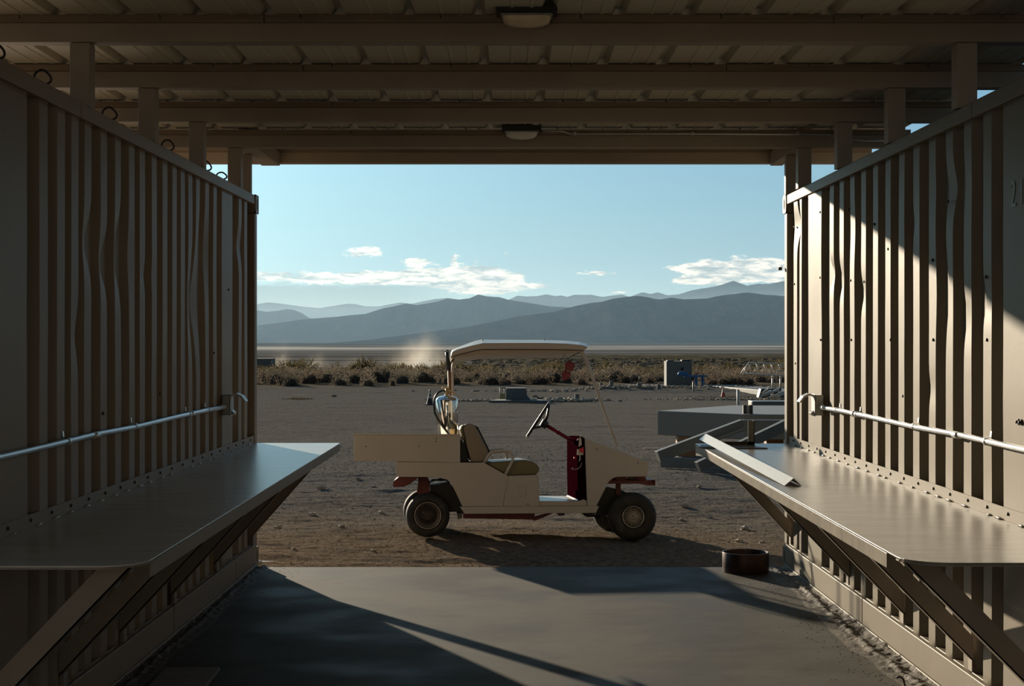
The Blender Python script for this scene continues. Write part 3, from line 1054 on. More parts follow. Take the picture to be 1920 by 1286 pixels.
# ------------------------------------------------------------------ work tables on the container sides
def work_table(side):
    L = side < 0
    wall = XL if L else XR
    s = side
    t = thing('work_table', 'long steel work shelf braced off the ' + ('left container with a sunlit far corner' if L else 'right container with metal pieces lying on it'), 'table')
    P = M['table_left'] if L else M['table_right']
    YF, YN = (11.03, 5.03) if L else (10.97, 5.10)
    fx = -1.18 if L else 1.275
    TZ = .862
    R = .15
    poly = [(wall(YF) - s * .0, YF)]
    if L:
        poly += [(-1.205, YF), (-1.195, YF - .02)]
    else:
        poly += [(1.268, YF)]
    for k_ in range(9):
        a = math.pi / 2 * k_ / 8
        poly.append((fx + s * (R - R * math.cos(a)), YN + R - R * math.sin(a)))
    poly.append((wall(YN), YN))
    MB().prism(poly, TZ - .006, TZ, 'z').build('tabletop', P, t, bevel=.0015)
    # front flange and near curved edge
    b = MB()
    y0 = YN + R + (.0 if L else .14)
    fxF = -1.198 if L else 1.27
    xs_ = [(fxF, YF), (fx, y0)]
    for (xa, ya), (xb, yb) in ((xs_[0], xs_[1]),):
        vs = [(xa, ya, TZ - .008), (xb, yb, TZ - .008), (xb, yb, TZ - .058), (xa, ya, TZ - .058),
              (xa + s * .005, ya, TZ - .008), (xb + s * .005, yb, TZ - .008), (xb + s * .005, yb, TZ - .058), (xa + s * .005, ya, TZ - .058)]
        b.add(vs, [(0, 1, 2, 3), (7, 6, 5, 4), (0, 4, 5, 1), (1, 5, 6, 2), (2, 6, 7, 3), (3, 7, 4, 0)])
    b.build('front_flange', M['brace'] if L else P, t, bevel=.001)
    # thin lip round the near edge
    b = MB()
    lip = poly[2 if not L else 3:]
    for (xa, ya), (xb, yb) in zip(lip[:-1], lip[1:]):
        b.add([(xa, ya, TZ - .0065), (xb, yb, TZ - .0065), (xb, yb, TZ - .012), (xa, ya, TZ - .012)], [(0, 1, 2, 3)])
    bo = b.build('edge_lip', M['brace'], t)
    so = bo.modifiers.new('solid', 'SOLIDIFY')
    so.thickness = .003
    # rear angle strip with screws
    b = MB()
    vs = []
    for y in (YF, YN):
        w = wall(y)
        for q, z in ((-.006, TZ + .0005), (-.001, TZ + .0005), (-.001, TZ + .052), (-.006, TZ + .052)):
            vs.append((w + s * q, y, z))
    b.add(vs, [(0, 1, 2, 3), (7, 6, 5, 4), (0, 4, 5, 1), (1, 5, 6, 2), (2, 6, 7, 3), (3, 7, 4, 0)])
    b.build('rear_angle_strip', M['wall_paint_left'] if L else M['wall_paint'], t)
    b = MB()
    for k_ in range(22):
        y = YF - .16 - k_ * .268
        if y < YN:
            break
        b.lathe([(.0, -.005), (.006, -.005), (.0075, 0), (.0, .001)], 8, 'z', Matrix.Translation((wall(y) - s * .007, y, TZ + .03)) @ Matrix.Rotation(math.radians(90) * s, 4, 'Y'))
    b.build('strip_screws', M['dark_iron'], t, kind='stuff')
    # weld blobs along the joint
    b = MB()
    for k_ in range(24):
        y = YF - .2 - k_ * .235 + random.uniform(-.06, .06)
        ln = random.uniform(.02, .06)
        b.tube([(wall(y) - s * .010, y - ln, TZ + .002), (wall(y) - s * .013, y, TZ + .004), (wall(y) - s * .010, y + ln, TZ + .002)], [.002, .005, .002], 6)
    b.build('weld_beads', P, t, kind='stuff')
    # braces: angle iron from the front edge down to the bottom rail
    ys = [10.90, 9.62, 8.45, 7.38, 6.42, 5.22] if L else [10.90, 9.10, 7.86, 6.72, 5.62]
    for y in ys:
        w = wall(y)
        top = Vector((fx + s * .055, y, TZ - .008))
        bot = Vector((w - s * .006, y, .235))
        d = (bot - top).normalized()
        nrm = Vector((d.z, 0, -d.x))
        if nrm.z > 0:
            nrm = -nrm
        wd = .075
        topL = top + nrm * 0 
        a0 = top + Vector((s * .10, 0, 0))
        # web polygon, ends cut to fit under the top and against the wall
        dirx = (bot.x - top.x)
        slope = (bot.z - top.z) / dirx
        off = .105 * s
        p1 = (top.x, TZ - .0095)
        p2 = (top.x + off, TZ - .0095)
        p3 = (w - s * .004, bot.z + .085)
        p4 = (w - s * .004, bot.z - .02)
        b = MB().prism([p1, p2, p3, p4], y, y + .007, 'y')
        # lower flange runs back from the web edge
        q1, q2 = Vector((p1[0], 0, p1[1])), Vector((p4[0], 0, p4[1]))
        up = Vector((0, 0, .006))
        b.add([(q1.x, y, q1.z), (q2.x, y, q2.z), (q2.x, y + .07, q2.z), (q1.x, y + .07, q1.z),
               (q1.x + s * .008, y, q1.z), (q2.x, y, q2.z + .008), (q2.x, y + .07, q2.z + .008), (q1.x + s * .008, y + .07, q1.z)],
              [(0, 1, 2, 3), (4, 5, 6, 7), (0, 1, 5, 4), (3, 2, 6, 7), (0, 3, 7, 4), (1, 2, 6, 5)])
        br = b.build('brace', M['brace'], t)
        # mounting tab on the wall
        xa, xb = sorted((w - s * .003, w - s * (.022 if L else .008)))
        MB().box(xa, xb, y + .008, y + .07, .168, .225).build('mounting_tab', M['brace'], br, bevel=.002)
    return t


work_table(-1)
work_table(1)

# ------------------------------------------------------------------ conduits, boxes, lights, hooks
def conduit_run(side):
    L = side < 0
    wall = XL if L else XR
    s = side
    yb = 9.98 if L else 9.93
    t = thing('conduit_pipe', 'thin galvanised conduit strapped along the ' + ('left' if L else 'right') + ' container wall', 'pipe')
    path = []
    for y in (yb - .12, 9.3, 8.5, 7.6, 6.9, 6.2, 5.5, 5.0):
        path.append((wall(y) - s * .022, y, 1.165 + .004 * math.sin(y * 3)))
    MB().tube(path, .0125, 12).build('pipe', M['galv'], t)
    for y in (8.9, 6.9):
        MB().tube([(wall(y) - s * .022, y - .045, 1.165), (wall(y) - s * .022, y + .045, 1.165)], .0155, 12).build('coupling', M['galv'], t)
    MB().tube([(wall(yb - .1) - s * .022, yb - .16, 1.165), (wall(yb - .1) - s * .022, yb - .115, 1.165)], .018, 12).build('connector', M['galv'], t)
    for y in (9.35, 8.82, 7.60, 6.48, 5.6):
        b = MB()
        x0 = wall(y)
        for k_ in range(9):
            a0, a1 = math.pi * k_ / 8, math.pi * (k_ + 1) / 8
            b.box(0, 0.001, 0, .001, 0, .001) if False else None
        ring = [(x0 - s * (.022 + .015 * math.sin(math.pi * k_ / 8)), 1.165 + .015 * math.cos(math.pi * k_ / 8)) for k_ in range(9)]
        ring = [(x0 - s * .002, 1.206), (x0 - s * .005, 1.182)] + ring + [(x0 - s * .003, 1.150)]
        vs = [(q[0], y - .01, q[1]) for q in ring] + [(q[0], y + .01, q[1]) for q in ring]
        n = len(ring)
        b.add(vs, [(i, i + 1, n + i + 1, n + i) for i in range(n - 1)])
        o = b.build('strap', M['galv'], t)
        m_ = o.modifiers.new('solid', 'SOLIDIFY')
        m_.thickness = .002
    # outlet box with its lid flipped up
    t2 = thing('outlet_box', 'cast metal outdoor outlet box with raised lid on the ' + ('left' if L else 'right') + ' container wall', 'outlet', (wall(yb), yb, 1.175))
    def bx(a0, a1, b0, b1, c0, c1, name, m, par, bev=.003):
        xa, xb = sorted((-s * a0, -s * a1))
        return MB().box(xa, xb, b0, b1, c0, c1).build(name, m, par, bevel=bev)
    bx(.001, .052, -.11, .0, -.065, .062, 'housing', M['box_metal'], t2, .006)
    bx(.052, .058, -.115, .005, -.07, .067, 'cover_plate', M['box_metal'], t2, .003)
    b = MB()
    P = [(.045, .062), (.09, .072), (.125, .055), (.15, .02), (.142, .014), (.118, .045), (.088, .060), (.05, .05)]
    b.prism([(-s * p[0], p[1]) for p in P], -.10, .0, 'y')
    b.build('lid', M['alu'], t2, bevel=.002)
    b = MB()
    P = [(.052, -.03), (.078, -.05), (.074, -.064), (.052, -.062)]
    b.prism([(-s * p[0], p[1]) for p in P], -.09, -.01, 'y')
    b.build('lower_lid', M['alu'], t2, bevel=.002)


conduit_run(-1)
conduit_run(1)

# small bolt pair on the near right panel
t = thing('wall_bolts', 'pair of small dark bolts low on the near right container panel', 'bolt')
for dy in (0, .035):
    MB().lathe([(0, 0), (.012, 0), (.012, .006), (.006, .008), (.006, .016), (0, .016)], 10, 'z', Matrix.Translation((XR(6.1) - .001, 6.10 + dy, 1.262)) @ Matrix.Rotation(-math.pi / 2, 4, 'Y')).build('bolt_head', M['dark_iron'], t)


def bulkhead_light(X, Y, z, label, lensmat):
    t = thing('ceiling_light', label, 'light', (X, Y, z), group=None)
    MB().box(-.130, .130, -.13, .0, .052, .085).build('mounting_plate', M['black'], t, bevel=.004)
    MB().box(-.112, .112, -.115, -.005, .04, .052).build('housing', M['box_metal'], t, bevel=.004)
    # curved lens
    n = 12
    b = MB()
    rings = []
    for (sx, sy, zz) in ((1, 1, .042), (.985, .97, .022), (.93, .85, .008), (.7, .55, .0), (.0, .0, -.003)):
        rr = []
        for k_ in range(28):
            a = 2 * math.pi * k_ / 28
            c, sn = math.cos(a), math.sin(a)
            q = (abs(c) ** 8 + abs(sn) ** 8) ** (-1 / 8)
            X_ = .105 * sx * c * q
            rr.append((X_, -.06 + .052 * sy * sn * q, zz + .012 * (X_ / .105) ** 2 * (zz < .04)))
        rings.append(rr)
    vs = [p for r in rings for p in r]
    fs = [(i * 28 + k_, i * 28 + (k_ + 1) % 28, (i + 1) * 28 + (k_ + 1) % 28, (i + 1) * 28 + k_) for i in range(4) for k_ in range(28)]
    b.add(vs, fs, True)
    b.build('lens', lensmat, t)
    return t


bulkhead_light(.063, 6.88, 2.927, 'yellowed bulkhead lamp on the nearest roof beam', M['lens'])
bulkhead_light(.063, 10.54, 2.907, 'milky bulkhead lamp on the fourth roof beam near the open end', M['lens_clear'])

# electrical conduit along the fourth beam
t = thing('ceiling_conduit', 'thin conduit running along the fourth roof beam from its lamp to the right', 'pipe')
MB().tube([(.20, 10.50, 2.965), (.34, 10.53, 2.965), (.37, 10.545, 2.955), (.40, 10.545, 2.950), (1.2, 10.545, 2.951), (1.95, 10.545, 2.948), (2.10, 10.545, 2.947), (2.22, 10.545, 2.92), (2.35, 10.545, 2.905), (2.6, 10.545, 2.905)], .008, 8).build('pipe', M['galv'], t)
b = MB()
for x_ in (.42, 1.2, 1.9):
    b.box(x_ - .01, x_ + .01, 10.534, 10.558, 2.938, 2.962)
b.build('strap', M['galv'], t)

# steel rings along the top of the left container
hk = [(0.02, 141), (88, 171), (212, 235), (320, 291), (390, 328), (420, 346)]
hook_lab = ['nearest', 'second', 'third', 'fourth', 'fifth', 'last']
for i, (px_, py_) in enumerate(hk):
    y = 5628 / (985 - px_ - 2)
    x_ = XL(y) - .02
    tilt = (0.1, .5, -.4, .3, .9, 1.35)[i]
    p = thing('lashing_ring', hook_lab[i] + ' bent steel lashing ring along the top edge of the left container', 'ring', (x_, y, 2.588), group='lashing rings on the left container')
    pts = [(-.02, 0, 0), (-.035, 0, .02), (-.03, 0, .045), (0, 0, .062), (.03, 0, .035), (.032, 0, .012), (.012, 0, .0)]
    if i == 4:
        pts = [(-.04, 0, .03), (-.015, 0, .062), (.008, 0, .058), (.036, 0, .025), (.03, 0, .005), (.01, 0, .0)]
    pts = [Vector(q) for q in pts]
    for _ in range(2):
        pts = [pts[0]] + [p_ for a_, b_2 in zip(pts[:-1], pts[1:]) for p_ in (a_.lerp(b_2, .25), a_.lerp(b_2, .75))] + [pts[-1]]
    b = MB().tube([(q[0] * 1.0, q[1], .006 + q[2] * (.75 if i == 5 else 1.0)) for q in pts], .0048, 8)
    o = b.build('bent_rod', M['dark_iron'], p)
    o.rotation_euler = (0, 0, .35)

# small clip on the far right container post
t = thing('hanging_clip', 'small dark clip hanging on the far edge post of the right container', 'clip', (W(1464, 504, 11.13)[0], 11.13, W(1464, 504, 11.13)[2]))
MB().box(-.018, .008, -.01, .012, -.01, .012).build('clip_body', M['dark_iron'], t, bevel=.003)
MB().tube([(.0, 0, .012), (.006, 0, .02), (.014, 0, .012), (.016, 0, 0)], .002, 6).build('clip_wire', M['dark_iron'], t)

# ------------------------------------------------------------------ pieces on the right table and floor
TZ = .862
# dark plate
t = thing('steel_plate', 'dark flat steel plate lying at the far end of the right work table', 'plate', (0, 0, TZ + .001))
b = MB().prism([(1.24, 10.47), (1.68, 10.40), (1.60, 10.66), (1.28, 10.74)], 0, .008, 'z')
b.build('plate', M['grey_steel'], t, bevel=.001)
t = thing('angle_bracket', 'grey upright angle bracket welded from two arms standing on the dark plate', 'bracket', (1.595, 10.56, TZ + .010))
MB().box(-.022, .022, -.004, .002, 0, .168).build('upright_arm', M['grey_steel'], t, bevel=.001)
MB().box(.016, .022, -.004, .04, 0, .168).build('upright_flange', M['grey_steel'], t, bevel=.001)
MB().box(-.20, .022, -.03, -.004, 0, .006).build('foot_arm', M['grey_steel'], t, bevel=.001)
MB().box(-.20, .022, -.004, .001, .006, .03).build('foot_flange', M['dark_iron'], t, bevel=.001)

# bright angle iron, inverted V, lying along the table edge
A = Vector((1.383, 7.78, TZ + .0015))
B_ = Vector((1.312, 10.72, TZ + .045))
t = thing('angle_iron', 'bright length of angle iron lying roof-side up along the right work table edge', 'bar')
b = MB()
d = (B_ - A).normalized()
side_v = Vector((0, 0, 1)).cross(d).normalized() * -1
upv = d.cross(side_v).normalized()
if upv.z < 0:
    upv = -upv
sec = [(-.044, 0), (-.040, -.003 + .003), (0, .034), (.037, 0), (.041, 0), (0, .0395)]
sec = [(-.046, 0), (0, .038), (.040, 0), (.036, 0), (0, .034), (-.041, 0)]
vs = [A + side_v * a + upv * c for a, c in sec] + [B_ + side_v * a + upv * c for a, c in sec]
b.add(vs, [(i, (i + 1) % 6, 6 + (i + 1) % 6, 6 + i) for i in range(6)] + [(0, 1, 4, 5), (1, 2, 3, 4), (6, 7, 10, 11), (7, 8, 9, 10)])
b.build('angle_bar', M['alu'], t)

# steel ring on the slab
t = thing('steel_ring', 'short dark steel pipe ring standing on the far right corner of the slab', 'ring', (1.593, 10.80, 0.001))
MB().lathe([(.158, 0), (.158, .134), (.150, .134), (.150, 0)], 64, 'z', None, True, True).build('ring_wall', mat('rusty_ring', (.06, .032, .026), .42, .55, var=.35, vscale=9), t, bevel=.001)

# loose board on the floor at the left
t = thing('floor_board', 'flat dusty board lying on the slab beside the left container', 'board', (-1.50, 6.66, .001), math.radians(1.5))
MB().box(-.13, .13, -1.6, .9, 0, .018).build('plank', mat('dusty_board', (.17, .14, .11), .8, var=.3, vscale=5, bump=.5), t, bevel=.004)
# bent wire and broken lip near the right container foot
t = thing('bent_wire', 'thin bent wire hook sticking up from the dirt beside the right container', 'wire', (1.70, 6.88, .01))
MB().tube([(.012, -.15, .0), (.008, -.03, .03), (.006, 0, .07), (.002, .01, .095), (-.012, .012, .105), (-.028, .014, .10)], .0045, 7).build('wire', M['dark_iron'], t)
# metal scrap beyond left container
p0 = W(480, 1038, 11.6)
t = thing('metal_offcut', 'thin pale triangular metal offcut on the gravel behind the left container', 'scrap', (p0.x, 11.62, ground_z(p0.x, 11.62) + .02))
MB().prism([(-.3, -.08), (.14, .03), (-.3, .10)], 0.0, .01, 'z').build('offcut', M['white'], t)
q = W(484, 1053, 11.2)
t = thing('white_stone', 'small whitish lump at the far foot of the left container', 'stone', (q.x, 11.2, .0))
MB().lathe([(0, -.02), (.03, -.01), (.036, .008), (.02, .02), (0, .022)], 10).build('lump', M['white'], t)

# ------------------------------------------------------------------ the utility cart
WID = 1.06
cart = thing('utility_cart', 'old cream utility cart with canopy parked side-on beyond the slab', 'cart')
cart.matrix_world = CART_M


def poly(pts, d=0.0):
    return [LP(x_, y_, d) for x_, y_ in pts]


def cprism(name, pts, d0, d1, m, bevel=.006, parent=cart, at=None):
    b = MB().prism(poly(pts, d0 if at is None else at), d0, d1, 'y')
    return b.build(name, m, parent, bevel=bevel)


CB = M['cart_body']
# rear body side (continuous side skirt), built as two side skins plus a core set back behind them
side_pts = [(742.7, 866), (907.5, 867.4), (952.7, 892.6), (942.7, 949.5), (867, 949.5), (856, 926), (845, 904), (834, 896.5), (797, 894.3), (742.7, 894)]
cprism('rear_side_panel', side_pts, 0, .02, CB, .004)
cprism('rear_side_panel', side_pts, WID - .02, WID, CB, .004, at=0)
core = [(745, 867), (905, 868.4), (949, 893.5), (941, 948), (872, 948), (860, 925), (850, 904), (838, 893), (797, 889), (745, 889)]
cprism('rear_body', core, .022, WID - .022, mat('arch_shade_dark', (.03, .026, .022), .8), 0, at=0)  # dark core colour stands in for shade inside the wheel arch
seat_pts = [(952.7, 892.0), (1009.6, 890.3), (1012, 949.5), (943, 949.5)]
cprism('seat_box', seat_pts, .001, WID - .001, CB, .006, at=0)
# faint embossed badge outline on seat box
b = MB()
bd = [(971, 911), (988, 911), (985, 931), (975, 931)]
bp = poly(bd)
for i in range(4):
    a_, c_ = bp[i], bp[(i + 1) % 4]
    b.tube([(a_[0], -.0005, a_[1]), (c_[0], -.0005, c_[1])], .0015, 5)
b.build('badge_outline', CB, cart)
sill = [(862, 950), (1123, 949), (1118, 961), (1100, 962), (871, 963.5), (867, 957)]
cprism('sill', sill, -.004, .05, CB, .004, at=0)
cprism('sill', sill, WID - .05, WID + .004, CB, .004, at=0)
# floor with upturned toe board
cprism('floor_pan', [(1012, 939), (1085, 939.5), (1094, 936), (1100, 939), (1100, 949), (1012, 949)], .0, WID, M['cart_top'], .006, at=0)
cprism('toe_board', [(1081, 939), (1088, 934), (1094, 926), (1100, 931), (1100, 940)], .03, WID - .03, M['cart_top'], .004, at=0)
# cowl
cowl = [(1096.5, 820.7), (1217, 866), (1213.6, 893.6), (1156.7, 894.3), (1149, 897), (1141.7, 903), (1118, 949.5), (1101, 949.5)]
co = cprism('front_cowl', cowl, 0, WID, CB, .008, at=0)
# dash panel behind cowl
cprism('dash_panel', [(1083, 818.5), (1091, 817), (1096.5, 822), (1101, 940), (1084, 938), (1083, 880)], .015, WID - .015, mat('maroon_dash', (.014, .0015, .003), .8, spec=0), .004, at=0)
b = MB()
pp = poly([(1082, 826), (1090, 817), (1096, 821)])
b.tube([(pp[0][0], .012, pp[0][1]), (pp[1][0], .012, pp[1][1]), (pp[2][0], .012, pp[2][1])], .005, 6)
b.build('dash_trim', M['white'], cart)
cprism('dash_label', [(1083, 842), (1094, 842), (1094, 853), (1082, 853)], .010, .0145, M['label_white'], 0, at=0)
cprism('dash_label', [(1086, 822), (1090, 821), (1091, 834), (1085, 838)], .010, .0145, M['label_white'], 0, at=0)
cprism('red_switch_cover', [(1087, 841), (1094, 838), (1095, 848), (1087, 848)], -.004, .009, M['bright_red'], .002, at=0)
b = MB()
kp = poly([(1087, 853), (1088, 860), (1086, 865), (1091, 867), (1089, 874), (1084, 879), (1078, 880), (1072, 880), (1074, 877)])
b.tube([(q_[0], .005, q_[1]) for q_ in kp[3:]], .004, 6)
b.build('brake_lever', M['wheel_rim'], cart)
b = MB()
b.tube([(q_[0], .006, q_[1]) for q_ in kp[:3]], .005, 6)
b.build('key_fob', M['label_white'], cart)
kk = poly([(1078, 859)])[0]
MB().lathe([(0, -.012), (.008, -.008), (.011, 0), (.008, .008), (0, .012)], 10, 'z', Matrix.Translation((kk[0], .02, kk[1]))).build('dash_knob', M['bright_red'], cart)

# cargo tray
tray = MB()
b = MB().prism(poly([(663.5, 814), (863, 815.5), (863, 867), (664, 864)]), 0, .018, 'y')
tr_o = b.build('tray_side', CB, cart, bevel=.003)
MB().prism(poly([(661, 812.3), (863.5, 813.8), (863.5, 816.8), (661, 815.6)]), -.006, .026, 'y').build('tray_rim', CB, cart, bevel=.002)
zt = poly([(663, 814), (863, 867), (664, 864)])
x0, x1 = zt[0][0], poly([(863, 840)])[0][0]
z1, z0 = zt[0][1] - .012, zt[2][1]
MB().box(x0, x1, .018, WID - .018, z0 + .012, z0 + .03).build('tray_floor', CB, cart)
MB().box(x0, x0 + .018, .018, WID - .018, z0 + .03, z1 - .0).build('tray_end', CB, cart)
MB().box(x1 - .018, x1, .018, WID - .018, z0 + .03, z1 - .0).build('tray_end', CB, cart)
MB().box(x0, x1, WID - .018, WID, z0, z1 - .0).build('tray_side', CB, cart)
# holes and smudges as small dark bolts
b = MB()
for px_, py_ in ((818, 822), (818, 828), (686, 837), (786, 837), (1170, 838), (1119, 842), (1196, 868), (1019, 957), (990, 945)):
    q_ = LP(px_, py_)
    b.lathe([(0, -.001), (.005, -.001), (.005, .002)], 8, 'y', Matrix.Translation((q_[0], -.001, q_[1])))
b.build('bolt_holes', M['dark_iron'], cart, kind='stuff')
# gap structure between tray and seat back
cprism('seat_frame', [(864, 822), (870, 830), (879, 862), (880, 866), (864, 866)], .08, WID - .08, M['black'], .003, at=0)

# seat back and cushion, rounded slabs across the cart
def rounded_slab(name, pts, d0, d1, m, subs=2):
    o = MB().prism(poly(pts, 0), d0, d1, 'y').build(name, m, cart)
    bv = o.modifiers.new('bevel', 'BEVEL')
    bv.width = .018
    bv.segments = 3
    bv.limit_method = 'ANGLE'
    bv.angle_limit = math.radians(50)
    for p in o.data.polygons:
        p.use_smooth = True
    return o


rounded_slab('seat_back', [(866, 802), (870, 797), (877, 794), (884, 794), (890, 797.5), (896, 806), (904, 822), (913, 840), (918, 853), (914, 862), (906, 867), (884, 866.5), (878, 846), (872, 824)], .03, WID - .03, M['vinyl'])
cprism('back_cushion', [(889, 796), (895, 802), (912, 838), (918, 852), (922, 855), (919, 845), (904, 815), (897, 801)], .06, WID - .06, M['black'], .002, at=0)
cprism('back_cover', [(864, 805), (866, 799), (870, 796), (867, 803), (869, 815), (872, 826), (868, 822)], .02, WID - .02, M['vinyl_olive'], .001, at=0)
rounded_slab('seat_cushion', [(910, 868), (925, 866), (945, 864.5), (965, 863.2), (985, 862), (998, 864.5), (1007, 870), (1012, 878), (1010, 886), (1004, 890), (953, 892), (935, 884)], .03, WID - .03, M['vinyl_olive'])
# arm rests
for d_, dx in ((.015, 0), (WID - .05, 0)):
    pp = poly([(909, 867), (915, 855), (921, 848.5), (930, 846.8), (950, 845.6), (957, 848), (962, 856), (961, 864), (954, 878), (948, 890)])
    MB().tube([(q_[0], d_, q_[1]) for q_ in pp], .0135, 10).build('armrest', CB, cart)

# steering column, hub, spokes, rim
def L3(px, py, d):
    q_ = LP(px, py, d)
    return Vector((q_[0], d, q_[1]))


SW = .33
c0, c1 = L3(1022, 796, SW), L3(1092, 838, SW)
MB().tube([c0, c1], .0165, 12).build('steering_column', M['red_paint'], cart)
MB().tube([c0.lerp(c1, .32) + Vector((0, 0, .0)), c0.lerp(c1, .36)], .021, 12).build('column_collar', M['red_paint'], cart)
rim_top, rim_bot = L3(1030, 755, SW), L3(988.5, 818.5, SW)
cen = (rim_top + rim_bot) / 2
ax = (c1 - c0).normalized()
e1 = (rim_top - rim_bot).normalized()
e2 = (CART_I.to_3x3() @ Vector(((1009 - CX) / F, 1, (CY - 787) / F))).normalized()
Rw = (rim_top - rim_bot).length / 2
wheel = MB()
wheel.tube([cen + e1 * Rw * math.cos(a) + e2 * Rw * math.sin(a) for a in [2 * math.pi * k_ / 40 for k_ in range(41)]], .0125, 10, False)
sw = wheel.build('steering_wheel', M['black'], cart)
hub = L3(1020, 795, SW)
MB().tube([hub - ax * .028, hub + ax * .03], .035, 14).build('hub', M['black'], sw)
for k_ in range(3):
    a = 2 * math.pi * (k_ / 3) + 0.0
    e = cen + (e1 * math.cos(a) + e2 * math.sin(a)) * Rw
    mid = hub.lerp(e, .45) + ax * .012
    MB().tube([hub, mid, e], [.015, .012, .010], 8).build('spoke', M['black'], sw)

# canopy
def canopy():
    top = [(845, 664), (848, 656), (856, 652), (880, 643), (893, 638.5), (903, 636.5), (960, 636.8), (1020, 637.2), (1060, 638.6), (1088, 641), (1098, 643.5), (1104, 648)]
    rows = []
    # sections across width: outer skirt bottom, skirt mid, shoulder, top
    shoulder = [(845.5, 667), (847.5, 660), (855, 656), (880, 649), (893, 646), (905, 643.3), (960, 642.9), (1020, 642.9), (1060, 644), (1088, 646.5), (1097, 648.5), (1102.5, 651)]
    seam = [(846, 670), (850, 668.5), (858, 665.5), (880, 660), (893, 657), (905, 655.3), (960, 655), (1020, 655.3), (1055, 655.8), (1080, 656.5), (1089, 657), (1094, 657.5)]
    bot = [(848, 672.5), (853, 671.5), (862, 670), (880, 667.5), (893, 665.5), (905, 664.2), (960, 662.8), (1020, 662.5), (1050, 662.2), (1078, 661.5), (1086, 660.5), (1090, 659)]
    n = len(top)
    W2 = WID
    T, S, E, Bt = poly(top, .30), poly(shoulder, .0), poly(seam, 0), poly(bot, .03)
    secs = []
    for i in range(n):
        tx, tz = T[i]
        sx_, sz_ = S[i]
        ex, ez = E[i]
        bx_, bz_ = Bt[i]
        secs.append([(bx_, .03, bz_), (ex, .008, ez - .003), (ex, .0, ez), (sx_, .0, sz_), (tx, .30, tz), (tx, W2 / 2, tz + .006), (tx, W2 - .30, tz), (sx_, W2, sz_), (ex, W2, ez), (ex, W2 - .008, ez - .003), (bx_, W2 - .03, bz_)])
    m = len(secs[0])
    vs = [p for s_ in secs for p in s_]
    fs = [(i * m + j, i * m + j + 1, (i + 1) * m + j + 1, (i + 1) * m + j) for i in range(n - 1) for j in range(m - 1)]
    fs += [tuple(range(m))[::-1], tuple((n - 1) * m + j for j in range(m))]
    o = MB().add(vs, fs).build('canopy', M['cart_top'], cart)
    bv = o.modifiers.new('bevel', 'BEVEL')
    bv.width = .006
    bv.segments = 2
    bv.limit_method = 'ANGLE'
    bv.angle_limit = math.radians(25)
    # drip seam rod
    s2 = poly(seam)
    MB().tube([(q_[0], -.003, q_[1]) for q_ in s2[1:]], .0035, 6).build('drip_seam', M['dark_iron'], o)
    b_ = MB()
    for px_, py_ in ((905, 641), (1021, 640)):
        q_ = LP(px_, py_ - 2, .06)
        b_.lathe([(.006, 0), (.004, .008), (.002, .018), (0, .018)], 8, 'z', Matrix.Translation((q_[0], .06, q_[1])))
    b_.build('roof_bolts', M['dark_iron'], o)
    return o


canopy()
# underside lining closes the shell
cprism('canopy_lining', [(853, 671), (862, 669.5), (905, 663.8), (1020, 662), (1078, 661), (1086, 659.5), (1086, 657.5), (905, 659), (862, 666)], .035, WID - .035, M['cart_top'], 0, at=0.03)
# front strut
b = MB()
path = [L3(x_, y_, .04) for x_, y_ in ((1078, 654.5), (1086, 656), (1092, 661), (1097, 670), (1108, 700), (1121, 735), (1140, 788), (1157.5, 838))]
b.tube(path, [.015, .017, .018, .018, .0165, .0155, .0135, .010], 8)
b.build('front_strut', CB, cart)
path = [L3(x_, y_, .62) for x_, y_ in ((856, 668), (852, 673), (849.5, 684), (848, 700), (849, 750), (851, 815))]
MB().tube(path, .0125, 8).build('rear_strut', CB, cart)
path = [Vector((p.x, WID - .06, p.z)) for p in path]
MB().tube(path, .0125, 8).build('rear_strut', CB, cart)
b = MB()
q_ = L3(1083, 659, .05)
b.tube([q_, q_ + Vector((.008, 0, -.015)), q_ + Vector((.02, 0, -.012))], .003, 6)
b.build('latch', M['dark_iron'], cart)

